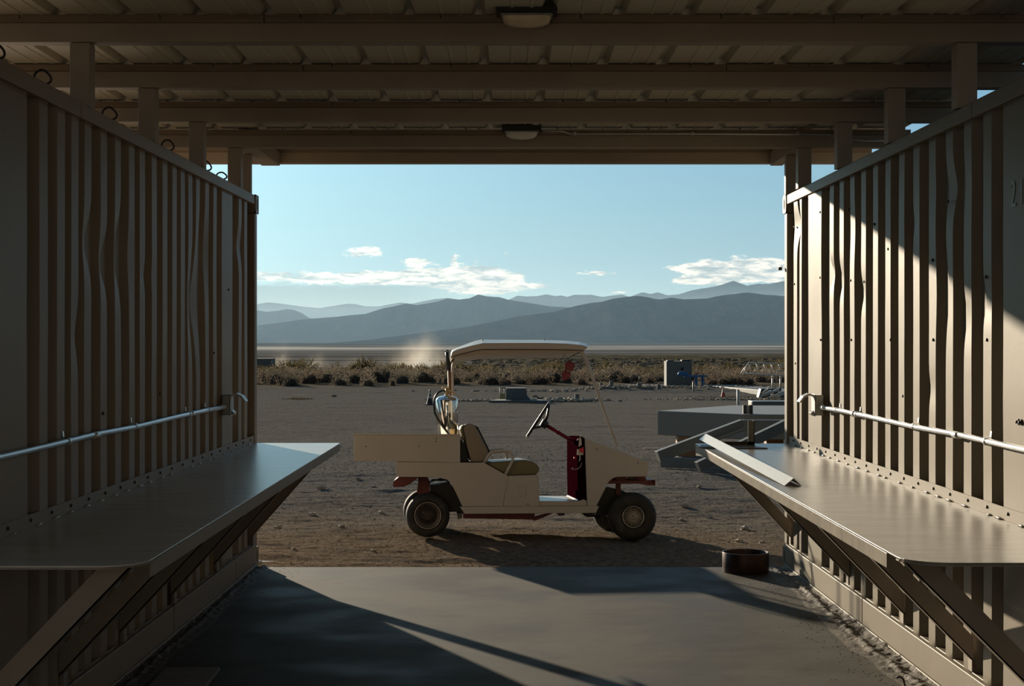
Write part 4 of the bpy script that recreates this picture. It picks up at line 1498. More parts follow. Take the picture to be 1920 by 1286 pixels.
# wheels
def wheel_asm(cx, cy_, r_px, rim_px, d0, w, front, dx=0.0):
    cxz = LP(cx, cy_, 0)
    e = LP(cx, cy_ + r_px, 0)
    r = abs(e[1] - cxz[1])
    rr = abs(LP(cx, cy_ + rim_px, 0)[1] - cxz[1])
    Mx = Matrix.Translation((cxz[0] + dx, d0, cxz[1]))
    prof = [(rr, .012), (rr + .012, .0), (rr + (r - rr) * .45, -.004), (rr + (r - rr) * .75, .006), (r - .008, .03), (r, .055), (r + .001, w / 2), (r, w - .055), (r - .008, w - .03), (rr + (r - rr) * .6, w), (rr, w - .012), (rr - .01, w / 2)]
    root = MB().lathe(prof, 56, 'y', Mx, True, True).build('wheel', M['rubber'], cart)
    # rim
    if front:
        rp = [(rr + .003, -.001), (rr + .001, -.008), (rr - .006, -.008), (rr - .010, .008), (rr * .9, .02), (rr * .25, .012), (0, .012)]
        MB().lathe(rp, 40, 'y', Mx).build('rim', M['wheel_rim'], root)
        b = MB()
        for k_ in range(26):
            a = 2 * math.pi * k_ / 26
            c, s_ = math.cos(a), math.sin(a)
            mtx = Mx @ Matrix.Rotation(a, 4, 'Y')
            b.box(-.0028, .0028, -.002, .011, rr * .27, rr * .86, mtx)
        b.build('hubcap_fins', M['wheel_rim'], root)
        MB().lathe([(rr * .88, .013), (rr * .88, .004), (rr * .84, .004), (rr * .8, .013)], 40, 'y', Mx).build('hubcap_dish', M['rim_dark'], root)
        MB().lathe([(rr * .86, .0125), (0, .0105)], 40, 'y', Mx).build('hubcap_back', M['rim_dark'], root)
        MB().lathe([(rr * .26, .012), (rr * .25, -.004), (rr * .2, -.008), (rr * .11, -.008), (rr * .1, .003), (0, .003)], 24, 'y', Mx).build('hub_cap', M['wheel_rim'], root)
    else:
        rp = [(rr + .003, .0), (rr + .001, -.007), (rr - .004, -.007), (rr - .008, .01), (rr * .88, .045), (rr * .8, .05)]
        MB().lathe(rp, 40, 'y', Mx).build('rim', M['wheel_rim'], root)
        MB().lathe([(rr * .95, .02), (rr * .85, .05), (rr * .6, .05), (rr * .5, .035), (rr * .3, .03), (0, .03)], 30, 'y', Mx).build('rim_disc', M['rim_dark'], root)
        b = MB()
        for k_ in range(8):
            a = 2 * math.pi * k_ / 8 + .2
            mtx = Mx @ Matrix.Rotation(a, 4, 'Y') @ Matrix.Translation((0, 0, rr * .42))
            b.lathe([(0, .018), (.007, .02), (.007, .034)], 8, 'y', mtx)
        b.build('wheel_nuts', M['dark_iron'], root)
    return root


WW = .20
wheel_asm(802, 966.5, 41.5, 25, -.01, WW, False)
wheel_asm(1187, 969.0, 45.5, 20.5, -.015, WW, True)
wheel_asm(802, 966.5, 41.5, 25, WID - WW + .01, WW, False, -.035)
wheel_asm(1187, 967.0, 43.5, 20.5, WID - WW + .015, WW, True, -.05)
# axles
for cx, cy_ in ((802, 966.5), (1187, 968)):
    q_ = LP(cx, cy_)
    MB().tube([(q_[0], .12, q_[1]), (q_[0], WID - .12, q_[1])], .03, 10).build('axle', M['frame_red'], cart)
# chassis and suspension pieces
RED = M['frame_red']
cprism('rear_bumper', [(737, 904), (750, 893.5), (786, 893.5), (776, 902), (768, 908), (757, 913), (737, 913.5)], .04, WID - .04, RED, .003, at=0)
cprism('rear_support', [(783, 893), (800, 893), (806, 912), (806, 945), (781, 925), (784, 905)], .16, .22, RED, .003, at=0)
cprism('rear_support', [(783, 893), (800, 893), (806, 912), (806, 945), (781, 925), (784, 905)], WID - .22, WID - .16, RED, .003, at=0)
cprism('arch_shade_block', [(806, 912), (842, 908), (858, 925), (873, 963), (862, 962), (840, 962), (808, 930)], .22, WID - .22, M['black'], 0, at=0)  # black block painted in for the darkness inside the rear arch
b = MB()
for k_ in range(3):
    pts = [(803, 905 + k_ * 2), (812, 902 - k_), (826, 898 + 2 * k_), (838, 901), (843, 906)]
    b.tube([(LP(x_, y_)[0], .1 + .05 * k_, LP(x_, y_)[1]) for x_, y_ in pts], .006, 6)
b.build('cables', M['hose'], cart)
cprism('chassis_rail', [(869, 963), (1004, 963.5), (1004, 975.5), (869, 973)], .10, .16, RED, .003, at=0)
cprism('chassis_rail', [(869, 963), (1004, 963.5), (1004, 975.5), (869, 973)], WID - .16, WID - .10, RED, .003, at=0)
cprism('chassis_strut', [(1002, 970), (1034, 962), (1040, 963), (1006, 977), (1001, 977)], .09, .15, RED, .002, at=0)
cprism('battery_box', [(858, 965), (868, 965), (868, 975), (860, 977)], .3, .7, M['white'], .002, at=0)
b = MB()
for x_, y_ in ((1056, 963), (1110, 966)):
    a_ = LP(x_, y_)
    b.box(a_[0] - .03, a_[0] + .02, .1, .3, a_[1] - .02, a_[1] + .01)
b.build('linkage', M['dark_iron'], cart)
pp = poly([(1096, 963), (1103, 968), (1112, 966), (1120, 970), (1128, 972)])
MB().tube([(q_[0], .2, q_[1]) for q_ in pp], .012, 7).build('steering_link', M['dark_iron'], cart)
cprism('front_frame_rail', [(1136, 901.5), (1222, 901.5), (1226, 900), (1232, 900.5), (1232, 911), (1215, 910.5), (1200, 907.5), (1136, 908)], .10, .16, RED, .002, at=0)
cprism('front_frame_rail', [(1136, 901.5), (1222, 901.5), (1226, 900), (1232, 900.5), (1232, 911), (1215, 910.5), (1200, 907.5), (1136, 908)], WID - .16, WID - .10, RED, .002, at=0)
cprism('front_bumper', [(1218, 900.5), (1232, 900.5), (1232, 910.5), (1218, 910)], .10, WID - .10, RED, .003, at=0)
cprism('front_brace', [(1187, 893), (1211, 893), (1215, 897), (1216, 902), (1204, 903)], .12, WID - .12, RED, .002, at=0)
cprism('front_brace', [(1155, 895), (1176, 893.5), (1180, 902), (1160, 902)], .12, .3, RED, .002, at=0)
cprism('spring_mount', [(1161, 907), (1169, 907), (1170, 930), (1160, 930)], .2, .26, RED, .002, at=0)
cprism('front_shade_block', [(1121, 948), (1138, 915), (1160, 918), (1180, 960), (1124, 972)], .24, WID - .24, M['black'], 0, at=0)  # black block standing in for shade under the front cowl

# ------------------------------------------------------------------ things on the cart
def cart_world(px, py, d):
    q_ = LP(px, py, d)
    return CART_M @ Vector((q_[0], d, q_[1]))


# fire extinguisher standing in the tray
ED = .36
ct = LP(837.5, 742, ED)
tray_z = z0 + .03
base = CART_M @ Vector((ct[0], ED, tray_z + .001))
ex = thing('fire_extinguisher', 'polished chrome fire extinguisher standing in the cart tray behind the seat', 'fire extinguisher', base)
top_w = cart_world(837.5, 742, ED)
H = top_w.z - base.z
RX = (858.5 - 816.5) / 2 * top_w.y / F
MB().lathe([(0, 0), (RX * .93, 0), (RX, .012), (RX, H - .045), (RX * .97, H - .028), (RX * .82, H - .012), (RX * .5, H), (RX * .22, H + .004), (RX * .20, H + .02), (0, H + .02)], 40).build('cylinder', M['chrome'], ex)
pxm = top_w.y / F
MB().lathe([(0, H + .018), (.02, H + .018), (.022, H + .045), (.014, H + .05), (.014, H + .062), (0, H + .062)], 12).build('valve', M['brass'], ex)
b = MB()
b.prism([(-.045, H + .066), (.02, H + .062), (.03, H + .076), (-.04, H + .08)], -.012, .012, 'y')
b.build('carry_handle', M['brass'], ex, bevel=.003)
b = MB()
b.prism([(-.0, H + .058), (.03, H + .052), (.085, H + .024), (.08, H + .014), (.03, H + .040), (.0, H + .046)], -.010, .010, 'y')
b.build('squeeze_lever', M['brass'], ex, bevel=.003)
hp = [(-.012, -.005, H + .04), (-.04, -.01, H + .046), (-.075, -.02, H + .03), (-.10, -.04, H - .01), (-.108, -.07, H - .07), (-.10, -.095, H - .14), (-.07, -.105, H - .2), (-.03, -.11, H - .26), (.01, -.108, H - .31), (.05, -.10, H - .37), (.06, -.095, H - .42)]
MB().tube(hp, .0095, 8).build('hose', M['hose'], ex)
MB().tube([(-.045, -.097, H - .03), (-.035, -.1, H - .1), (-.02, -.102, H - .18), (-.005, -.104, H - .27)], .005, 6).build('thin_cable', M['hose'], ex)
MB().box(.035, .075, -.098, -.09, H - .38, H - .28).build('hang_tag', M['brass'], ex, bevel=.002)

# long-handled tool standing in the tray
TD = .50
tb = CART_M @ Vector((LP(846, 760, TD)[0], TD, tray_z + .001))
tl = thing('long_handled_tool', 'long wooden tool with black grip standing upright in the cart tray', 'tool', tb)
p_g0 = cart_world(842.5, 695, TD) - tb
p_g1 = cart_world(838, 659, TD) - tb
p_b = Vector((0.0, 0, 0))
MB().tube([p_b, p_g0 * .6, p_g0], .0155, 10).build('wooden_shaft', M['wood'], tl)
MB().tube([p_g0 + (p_g0 - p_g1) * .08, p_g0.lerp(p_g1, .25), p_g0.lerp(p_g1, .7), p_g1 - (p_g1 - p_g0) * .03], [.012, .022, .017, .0165], 12).build('black_grip', M['black'], tl)
ring = MB()
rc = p_g1
ring.tube([rc + Vector((.012 * math.cos(a), 0, .012 * math.sin(a))) for a in [2 * math.pi * k_ / 16 for k_ in range(17)]], .005, 8, False)
ring.build('hanging_eye', M['black'], tl)

# plush pair hanging from the canopy
hp0 = cart_world(1055, 656, .22)
for i, (px_, py_, rx_, rz_, lab) in enumerate(((1068.5, 686.5, .044, .044, 'upper pink plush ball hanging from the canopy front'), (1061, 703.5, .040, .050, 'lower pink plush heart hanging from the canopy front'))):
    c = cart_world(px_, py_, .22 + .03 * i)
    t = thing('plush_charm', lab, 'ornament', c, group='pink plush charms')
    b = MB()
    n, m_ = 24, 16
    vs, fs = [], []
    for a in range(m_ + 1):
        th = math.pi * a / m_
        for k_ in range(n):
            ph = 2 * math.pi * k_ / n
            r_ = 1 + .05 * math.sin(5 * ph + 3 * th) * math.sin(th) + random.uniform(-.03, .03)
            x_, y_, z_ = math.sin(th) * math.cos(ph), math.sin(th) * math.sin(ph), math.cos(th)
            if i == 1:
                xr = x_ * (1.0 if z_ > 0 else 1.0 - .55 * (-z_))
                zz = z_ - .35 * math.exp(-(x_ / .25) ** 2) * (z_ > 0) * z_
                vs.append((xr * rx_ * r_, y_ * rx_ * .6 * r_, zz * rz_ * r_))
            else:
                q1 = abs(x_) ** 3 + abs(y_) ** 3 + abs(z_) ** 3
                q1 = q1 ** (-1 / 3)
                vs.append((x_ * rx_ * r_ * q1 * .92, y_ * rx_ * .9 * r_ * q1, z_ * rz_ * r_ * q1 * .92))
    for a in range(m_):
        for k_ in range(n):
            fs.append((a * n + k_, a * n + (k_ + 1) % n, (a + 1) * n + (k_ + 1) % n, (a + 1) * n + k_))
    b.add(vs, fs, True)
    o = b.build('plush_body', M['pink'], t)
    o.rotation_euler = (0, .45 if i == 1 else .3, 0)
    top = hp0 - c
    MB().tube([top, top * .5 + Vector((.005, 0, 0)), Vector((0, 0, rz_ * .7))], .0016, 5).build('string', M['dark_iron'], t)

# ------------------------------------------------------------------ yard objects
def on_ground(px, Y):
    x_ = (px - CX) * Y / F
    return Vector((x_, Y, ground_z(x_, Y)))


# big flat platform on timber blocks
PG = ground_z(3.0, 22.0)
t = thing('steel_platform', 'large flat grey painted platform on wooden blocks behind the right work table', 'platform')
pl = [(2.11, 23.0), (3.22, 21.9), (7.5, 21.45), (7.5, 24.6), (3.45, 24.9)]
MB().prism(pl, .20, .55, 'z').build('deck_box', M['platform'], t, bevel=.01)
for (x_, y_, w_) in ((2.50, 22.8, .13), (5.5, 22.3, .13), (4.0, 24.2, .13)):
    MB().box(x_ - w_, x_ + w_, y_ - w_, y_ + w_, PG - .02, .199).build('timber_block', M['wood'], t, bevel=.01)
t = thing('concrete_footing', 'low flat concrete ledge under the left end of the platform', 'footing')
MB().box(2.10, 2.75, 22.55, 23.3, PG - .1, PG + .001).build('ledge', M['block_conc'], t, bevel=.01)
# little black channel standing on the deck
q_ = W(1400, 776, 22.2)
t = thing('channel_piece', 'short black steel channel standing on the platform deck', 'bracket', (q_.x, 22.1, .551))
MB().box(-.067, -.02, -.03, .03, 0, .12).build('left_leg', M['black'], t)
MB().box(.02, .067, -.03, .03, 0, .12).build('right_leg', M['black'], t)
MB().box(-.02, .02, -.004, .004, 0, .115).build('back_web', M['white'], t)

# ramp frame of box beams in front of the platform
t = thing('ramp_frame', 'grey steel A-shaped ramp frame resting on the gravel before the platform', 'frame')
Yr = 20.9


def beam_between(a, b_, w, h, name, m=None, par=None):
    a, b_ = Vector(a), Vector(b_)
    d_ = (b_ - a).normalized()
    sx = Vector((0, 0, 1)).cross(d_).normalized() * w / 2
    up = d_.cross(sx).normalized() * h / 2
    vs = [a - sx - up, a + sx - up, a + sx + up, a - sx + up, b_ - sx - up, b_ + sx - up, b_ + sx + up, b_ - sx + up]
    return MB().add(vs, [(0, 1, 2, 3), (7, 6, 5, 4), (0, 4, 5, 1), (1, 5, 6, 2), (2, 6, 7, 3), (3, 7, 4, 0)]).build(name, m or M['grey_steel'], par or t, bevel=.004)


GZ = ground_z(2.0, Yr)
pA = W(1233, 856, Yr)
pB = W(1393, 796, 21.2)
beam_between((pA.x, Yr, max(pA.z, GZ + .09)), (pB.x, 21.2, pB.z), .12, .15, 'upper_stringer')
pC = W(1395, 796, 21.2)
beam_between((pB.x, 21.2, pB.z), (6.5, 20.9, pB.z + .0), .12, .13, 'top_crossbeam')
pD, pE = W(1240, 860, Yr), W(1322, 862, 20.6)
beam_between((pD.x, Yr - .1, GZ + .075), (pE.x + .3, 20.3, GZ + .075), .10, .13, 'lower_crossbeam')
pF, pG_ = W(1308, 866, 19.9), W(1480, 795, 20.2)
beam_between((pF.x, 19.9, GZ + .085), (pG_.x, 20.3, pG_.z), .10, .13, 'near_stringer')
beam_between(W(1330, 856, 20.3), W(1470, 790, 20.6), .03, .03, 'edge_rail', M['alu'])
MB().prism([(pA.x + .15, pA.z + .02), (pB.x, pB.z - .02), (pB.x, pB.z - .05), (pA.x + .15, pA.z - .02)], Yr + .08, Yr + .09, 'y').build('infill_plate', M['grey_steel'], t)
for xx, zz in ((1341, 862), (1400, 843)):
    a_ = W(xx, zz, 20.5)
    MB().prism([(a_.x, GZ + .02), (a_.x + .9, GZ + .02), (a_.x + .9, GZ + .3), (a_.x + .3, GZ + .12)], 20.45, 20.47, 'y').build('side_plate', M['grey_steel'], t)
t_r = thing('ground_slat', 'thin pale slat lying on the gravel left of the platform', 'slat', on_ground(1226, 24.3) + Vector((0, 0, .01)))
MB().box(-.16, .16, -.02, .02, 0, .015).build('slat', M['white'], t_r)

# low panels stacked behind the platform
q_ = on_ground(1412, 38)
t = thing('flat_crate', 'low grey crate with a white edge behind the platform, the longer one', 'crate', q_)
MB().box(0, 2.5, 0, .8, 0, .18).build('body', M['grey_steel'], t, bevel=.01)
MB().box(-.04, 0, -.02, .02, 0, .18).build('end_post', M['white'], t)
q_ = on_ground(1430, 36.6)
t = thing('flat_crate', 'low grey crate with a white edge behind the platform, the shorter nearer one', 'crate', q_)
MB().box(0, 2.2, 0, .5, 0, .10).build('body', M['grey_steel'], t, bevel=.01)
MB().box(-.04, 0, -.02, .02, 0, .11).build('end_post', M['white'], t)

# traffic cones
def cone(px, Y, h, m, label):
    t = thing('traffic_cone', label, 'cone', on_ground(px, Y) + Vector((0, 0, .005)))
    MB().box(-h * .3, h * .3, -h * .3, h * .3, 0, h * .05).build('base', m, t, bevel=.004)
    MB().lathe([(h * .22, h * .05), (h * .14, h * .42)], 16).build('lower_body', m, t)
    MB().lathe([(h * .14, h * .42), (h * .105, h * .6)], 16).build('reflective_band', M['white'], t)
    MB().lathe([(h * .105, h * .6), (h * .085, h * .68)], 16).build('middle_body', m, t)
    MB().lathe([(h * .085, h * .68), (h * .06, h * .84)], 16).build('reflective_band', M['white'], t)
    MB().lathe([(h * .06, h * .84), (h * .04, h), (0, h)], 16).build('tip', m, t)


cone(806, 41, .40, M['cone_dark'], 'dark faded traffic cone with white bands behind the cart tray')
cone(1356, 47, .30, M['cone_red'], 'small red traffic cone near the pale bollard on the right')

# bollards and stub posts
def stub(px, Y, w, h, m, label, cap=False, top=None):
    t = thing('marker_post', label, 'post', on_ground(px, Y) + Vector((0, 0, -.02)))
    if w < .12:
        MB().lathe([(w / 2, 0), (w / 2, h), (w * .3, h + w * .15), (0, h + w * .2)], 14).build('post_body', m, t)
    else:
        MB().box(-w / 2, w / 2, -w / 2, w / 2, 0, h).build('post_body', m, t, bevel=.01)
    if top:
        MB().tube([(0, 0, h), (0, 0, h + top)], .012, 6).build('steel_rod', M['dark_iron'], t)
    return t


stub(1384, 40.5, .075, .42, M['white'], 'slim white pipe bollard behind the platform')
stub(1082, 43.5, .12, .22, M['block_conc'], 'short grey concrete marker beside the tan rock pile')
stub(1127, 52, .11, .17, M['block_conc'], 'leftmost small marker stub on the gravel berm')
stub(1146.5, 51.5, .125, .22, M['block_conc'], 'second small marker stub on the gravel berm, a little taller')
stub(1198.5, 51, .125, .17, M['block_conc'], 'third small marker stub on the gravel berm with a rod on top', top=.22)
stub(1235, 50.5, .11, .17, M['block_conc'], 'small marker stub just left of the tall concrete block', top=.06)
stub(1300, 49.5, .05, .32, M['grey_steel'], 'thin grey pole in front of the blue stand')
# greenish gate post pair by the centre block
t = thing('pipe_frame', 'small greenish pipe frame standing left of the centre concrete block', 'frame', on_ground(942, 44))
b = MB()
b.tube([(-.06, 0, 0), (-.06, 0, .36)], .016, 8)
b.tube([(.06, 0, 0), (.06, 0, .36)], .016, 8)
b.tube([(-.07, 0, .35), (.07, 0, .35)], .016, 8)
b.build('frame_pipes', mat('green_grey_pipe', (.20, .24, .19), .6), t)
MB().box(-.05, .05, -.02, .02, .03, .2).build('valve_cover', mat('olive_cover', (.22, .24, .12), .7), t, bevel=.01)
# centre concrete block on its slab
cb = on_ground(968, 42.8)
t = thing('concrete_pad', 'thin flat concrete pad in the yard under the centre block', 'pad', cb + Vector((0, 0, .0)))
MB().prism([(-.75, -.3), (.95, -.35), (.6, .6), (-.5, .6)], -.03, .05, 'z').build('pad', M['block_conc'], t, bevel=.01)
t = thing('concrete_block', 'grey concrete block with sloped right face in the middle of the yard', 'block', cb + Vector((0, .1, .051)))
MB().prism([(-.29, 0), (.39, 0), (.29, .12), (.27, .32), (-.27, .32)], -.05, .5, 'y').build('block', mat('bluish_concrete', (.15, .165, .165), .8, var=.12, vscale=3), t, bevel=.01)
t = thing('black_hose', 'short black hose lying beside the centre concrete block', 'hose', cb + Vector((.45, .0, .06)))
MB().tube([(0, 0, .08), (.08, 0, .1), (.14, 0, .05), (.22, 0, .03), (.26, .0, .08), (.28, 0, .01)], .02, 7).build('hose', M['hose'], t)

# rock piles
def rock_mesh(seed, r=1.0):
    rnd = random.Random(seed)
    bm = bmesh.new()
    bmesh.ops.create_icosphere(bm, subdivisions=1, radius=r)
    for v in bm.verts:
        k_ = rnd.uniform(.72, 1.2)
        v.co = Vector((v.co.x * k_ * 1.15, v.co.y * k_ * .95, v.co.z * k_ * .65))
    me = bpy.data.meshes.new('rock')
    bm.to_mesh(me)
    bm.free()
    me.materials.append(M['stone'])
    return me


ROCKS = [rock_mesh(i) for i in range(6)]


def rock_pile(name, label, cx, Y, wx, wy, n, rmin, rmax, seed, cat='rocks'):
    rnd = random.Random(seed)
    b = MB()
    for i in range(n):
        x_ = rnd.gauss(0, wx / 2.2)
        y_ = rnd.gauss(0, wy / 2.2)
        me = ROCKS[rnd.randrange(6)]
        r = rnd.uniform(rmin, rmax)
        X_, Y_ = (cx - CX) * Y / F + x_, Y + y_
        gz = ground_z(X_, Y_)
        mt = Matrix.Translation((X_, Y_, gz + r * .25 + rnd.uniform(0, .5) * r * math.exp(-(x_ / wx) ** 2 * 3))) @ Matrix.Rotation(rnd.uniform(0, 6), 4, 'Z') @ Matrix.Scale(r, 4)
        b.add([mt @ v.co for v in me.vertices], [tuple(p.vertices) for p in me.polygons])
    return b.build(name, M['stone'], None, kind='stuff', label=label, category=cat)


rock_pile('rubble', 'scatter of tan rubble left of the centre concrete block', 885, 43.5, 1.0, .5, 150, .02, .06, 3)
rock_pile('rubble', 'mound of tan rubble right of the centre concrete block', 1052, 43.5, 1.0, .6, 240, .03, .10, 4)
rock_pile('rubble', 'tan gravel ridge along the foot of the scrub on the right', 1230, 51.5, 5.2, .9, 900, .02, .07, 5)
rock_pile('rubble', 'thin line of tan rubble near the bollard and red cone', 1390, 44.5, 2.6, .5, 260, .02, .05, 6)

# loose stones in the yard
rnd = random.Random(5)
spots = [(604, 919, .05), (1397, 981, .05), (700, 915, .03), (560, 905, .035), (1278, 962, .03), (585, 960, .04), (640, 990, .03), (1330, 958, .035), (1385, 1007, .04), (1285, 945, .045), (715, 955, .03), (520, 990, .03), (1262, 1007, .03), (550, 1035, .025), (1430, 1010, .03), (672, 900, .03), (626, 744, .09), (1340, 850, .04), (1310, 915, .03), (700, 1035, .02)]
STONE_LAB = ['largest loose stone, dark, just right of the left work table corner', 'dark stone on the gravel just left of the right work table', 'small stone behind the cart tray, level with its lower edge', 'small stone beside the left work table flange',
             'small stone right of the cart front bumper', 'stone on the gravel left of the cart rear bumper', 'stone on the gravel left of the rear wheel', 'stone on the gravel below the ramp frame',
             'stone on the gravel above the steel ring', 'stone between the cart nose and the ramp frame', 'small stone just left of the rear cart bumper', 'small stone beside the far post of the left container',
             'small stone right of the front cart wheel', 'small stone near the pale metal offcut', 'small stone close to the right container foot', 'small stone under the back end of the cart tray',
             'lone dark stone far out on the yard at the left', 'stone at the left foot of the ramp frame', 'small stone in front of the ramp frame on the gravel', 'small stone on the gravel near the slab edge left of the cart']
for i, (px_, py_, r) in enumerate(spots):
    Y = F * 1.68 / (py_ - CY)
    g = on_ground(px_, Y)
    o = bpy.data.objects.new('stone', ROCKS[i % 6])
    COL.objects.link(o)
    o.location = g + Vector((0, 0, r * .3))
    o.scale = (r, r, r)
    o.rotation_euler = (0, 0, rnd.uniform(0, 6))
    o['label'] = STONE_LAB[i]
    o['category'] = 'stone'
    o['group'] = 'loose stones on the gravel yard'

# gravel scatter near the slab
b = MB()
rnd = random.Random(9)
xs = RNG.uniform(-3.6, 3.8, 9000)
ys = 11.05 + RNG.uniform(0, 1, 9000) ** 1.4 * 14
zs = gh(xs, ys, True)
for i in range(9000):
    r = rnd.uniform(.003, .0085) * (1 + (ys[i] - 11) * .05)
    if rnd.random() < .04:
        r *= 1.8
    x_, y_, z_ = xs[i], ys[i], zs[i]
    a = rnd.uniform(0, 6.28)
    c, s_ = math.cos(a) * r, math.sin(a) * r
    b.add([(x_ + c, y_ + s_, z_ - r * .2), (x_ - s_, y_ + c, z_ - r * .2), (x_ - c, y_ - s_, z_ - r * .2), (x_ + s_, y_ - c, z_ - r * .2), (x_ + c * .3, y_ + s_ * .3, z_ + r * .75)],
          [(0, 1, 4), (1, 2, 4), (2, 3, 4), (3, 0, 4)])
b.build('gravel', M['ground'], None, kind='stuff', label='loose gravel strewn over the yard around the cart', category='gravel')

# concrete box far left
q_ = on_ground(478, 92)
t = thing('storage_box', 'square blue-grey box beyond the scrub at the left container edge', 'box', q_ + Vector((0, 0, -.1)))
hh = (EYE - (672 - CY) * 92 / F) - q_.z + .1
MB().box(-1.0, .97, 0, 1.4, 0, hh).build('box_body', M['block_conc'], t, bevel=.02)
MB().prism([(-.0, .2), (.45, .2), (.2, 1.0), (-.0, 1.1)], -.05, 0, 'y').build('leaning_panel', M['grey_steel'], t)

# tall concrete block with blue stand on the right
bq = on_ground(1273.5, 55)
t = thing('concrete_cube', 'tall grey concrete block beside the blue stand at the scrub edge', 'block', bq + Vector((0, 0, -.03)))
hh = (EYE - (677 - CY) * 55 / F) - bq.z + .03
MB().box(-.44, .44, 0, .9, 0, hh).build('block_body', M['block_conc'], t, bevel=.02)
MB().box(-.40, -.18, .1, .5, hh, hh + .03).build('loose_cap', M['dark_iron'], t)
MB().box(.10, .38, .1, .5, hh, hh + .045).build('loose_cap', M['dark_iron'], t)
MB().lathe([(0, 0), (.05, 0), (.05, .02), (0, .02)], 12, 'y', Matrix.Translation((.10, -.021, hh - .27))).build('round_port', M['dark_iron'], t)
MB().box(-.2, .42, -.018, -.001, .04, .30).build('grey_panel', M['grey_steel'], t)  # thin grey panel on the front face of the block
sq = on_ground(1310, 54)
t = thing('blue_stand', 'blue metal stand with a horizontal tank beside the tall concrete block', 'stand', sq)
zt_ = (EYE - (705 - CY) * 54 / F) - sq.z
MB().tube([(-.72, 0, zt_ + .05), (-.66, 0, zt_ + .08), (-.45, 0, zt_ + .08), (-.36, 0, zt_ + .03)], [.02, .075, .075, .03], 14).build('tank', M['blue'], t)
b = MB()
b.box(-.5, .27, -.05, .05, zt_ - .03, zt_ + .03)
b.build('top_beam', M['blue'], t, bevel=.004)
for x_ in (-.08, .13):
    MB().box(x_ - .035, x_ + .035, -.035, .035, 0, zt_ - .03).build('leg', M['blue'], t)
MB().tube([(.15, 0, zt_ - .05), (.26, 0, .02)], .016, 6).build('leg_brace', M['blue'], t)
MB().tube([(-.1, 0, zt_ - .05), (-.2, 0, .02)], .016, 6).build('leg_brace', M['blue'], t)
MB().box(-.25, .45, -.15, .15, 0, .045).build('skid', M['blue'], t)

# long low pale slabs
def lowwall(p0, p1, h, w, label):
    a_, c_ = on_ground(*p0), on_ground(*p1)
    t = thing('low_slab', label, 'slab')
    d_ = Vector((c_.x - a_.x, c_.y - a_.y, 0)).normalized()
    n_ = Vector((-d_.y, d_.x, 0)) * w
    vs = [a_, c_, c_ + n_, a_ + n_]
    vs = [Vector((v.x, v.y, min(a_.z, c_.z) - .05)) for v in vs] + [Vector((v.x, v.y, max(a_.z, c_.z) + h)) for v in vs]
    MB().add(vs, [(0, 3, 2, 1), (4, 5, 6, 7), (0, 1, 5, 4), (1, 2, 6, 5), (2, 3, 7, 6), (3, 0, 4, 7)]).build('slab_body', mat('pale_slab', (.10, .10, .095), .6, var=.06), t, bevel=.01)


lowwall((1160, 57.5), (1262, 55.8), .03, 1.4, 'low pale concrete strip behind the berm left of the tall block')
lowwall((1318, 53.0), (1455, 46.5), .10, 1.2, 'long low pale slab running right from the blue stand')

# lattice tower lying on trestles
Yt = 47.0
t = thing('lattice_tower', 'white lattice tower section lying horizontally on trestles at the right', 'tower')
def T3(px, py, dy=0):
    p = W(px, py, Yt)
    return Vector((p.x, Yt + dy, p.z))
wd = .42
for dy, n_ in ((0, 0), (wd, 1)):
    MB().tube([T3(1393, 700, dy), T3(1470, 704.5, dy), T3(1640, 714, dy)], .022, 8).build('lower_chord', M['white'], t)
MB().tube([T3(1405, 680, wd / 2), T3(1470, 682.5, wd / 2), T3(1640, 690, wd / 2)], .022, 8).build('upper_chord', M['white'], t)
k_ = 0
b = MB()
def low(px, dy):
    return T3(px, 700 + (px - 1393) * .0575, dy)
def upp(px):
    return T3(px, 680 + (px - 1405) * .041, wd / 2)
px_ = 1393
MB().tube([low(1393, 0), upp(1405)], .012, 6).build('end_strut', M['white'], t)
MB().tube([low(1393, wd), upp(1405)], .012, 6).build('end_strut', M['white'], t)
while px_ < 1630:
    for dy in (0, wd):
        MB().tube([upp(px_ + 12), low(px_ + 19, dy)], .007, 5).build('diagonal_strut', M['white'], t)
        MB().tube([low(px_ + 5, dy), upp(px_ + 19)], .007, 5).build('diagonal_strut', M['white'], t)
    MB().tube([low(px_ + 10, 0), low(px_ + 10, wd)], .009, 5).build('cross_strut', M['white'], t)
    px_ += 14
for px_ in (1449.5, 1464.5, 1600):
    g = ground_z((px_ - CX) * Yt / F, Yt + .2)
    a_ = low(px_, .1)
    MB().tube([a_, Vector((a_.x, a_.y, g))], .03, 8).build('trestle_leg', M['white'], t)
MB().tube([T3(1450, 695.5, -.1), T3(1500, 697, -.1)], .018, 6).build('side_rail', M['white'], t)
MB().tube([T3(1456, 687, -.1), T3(1500, 688, -.1)], .018, 6).build('side_rail', M['white'], t)

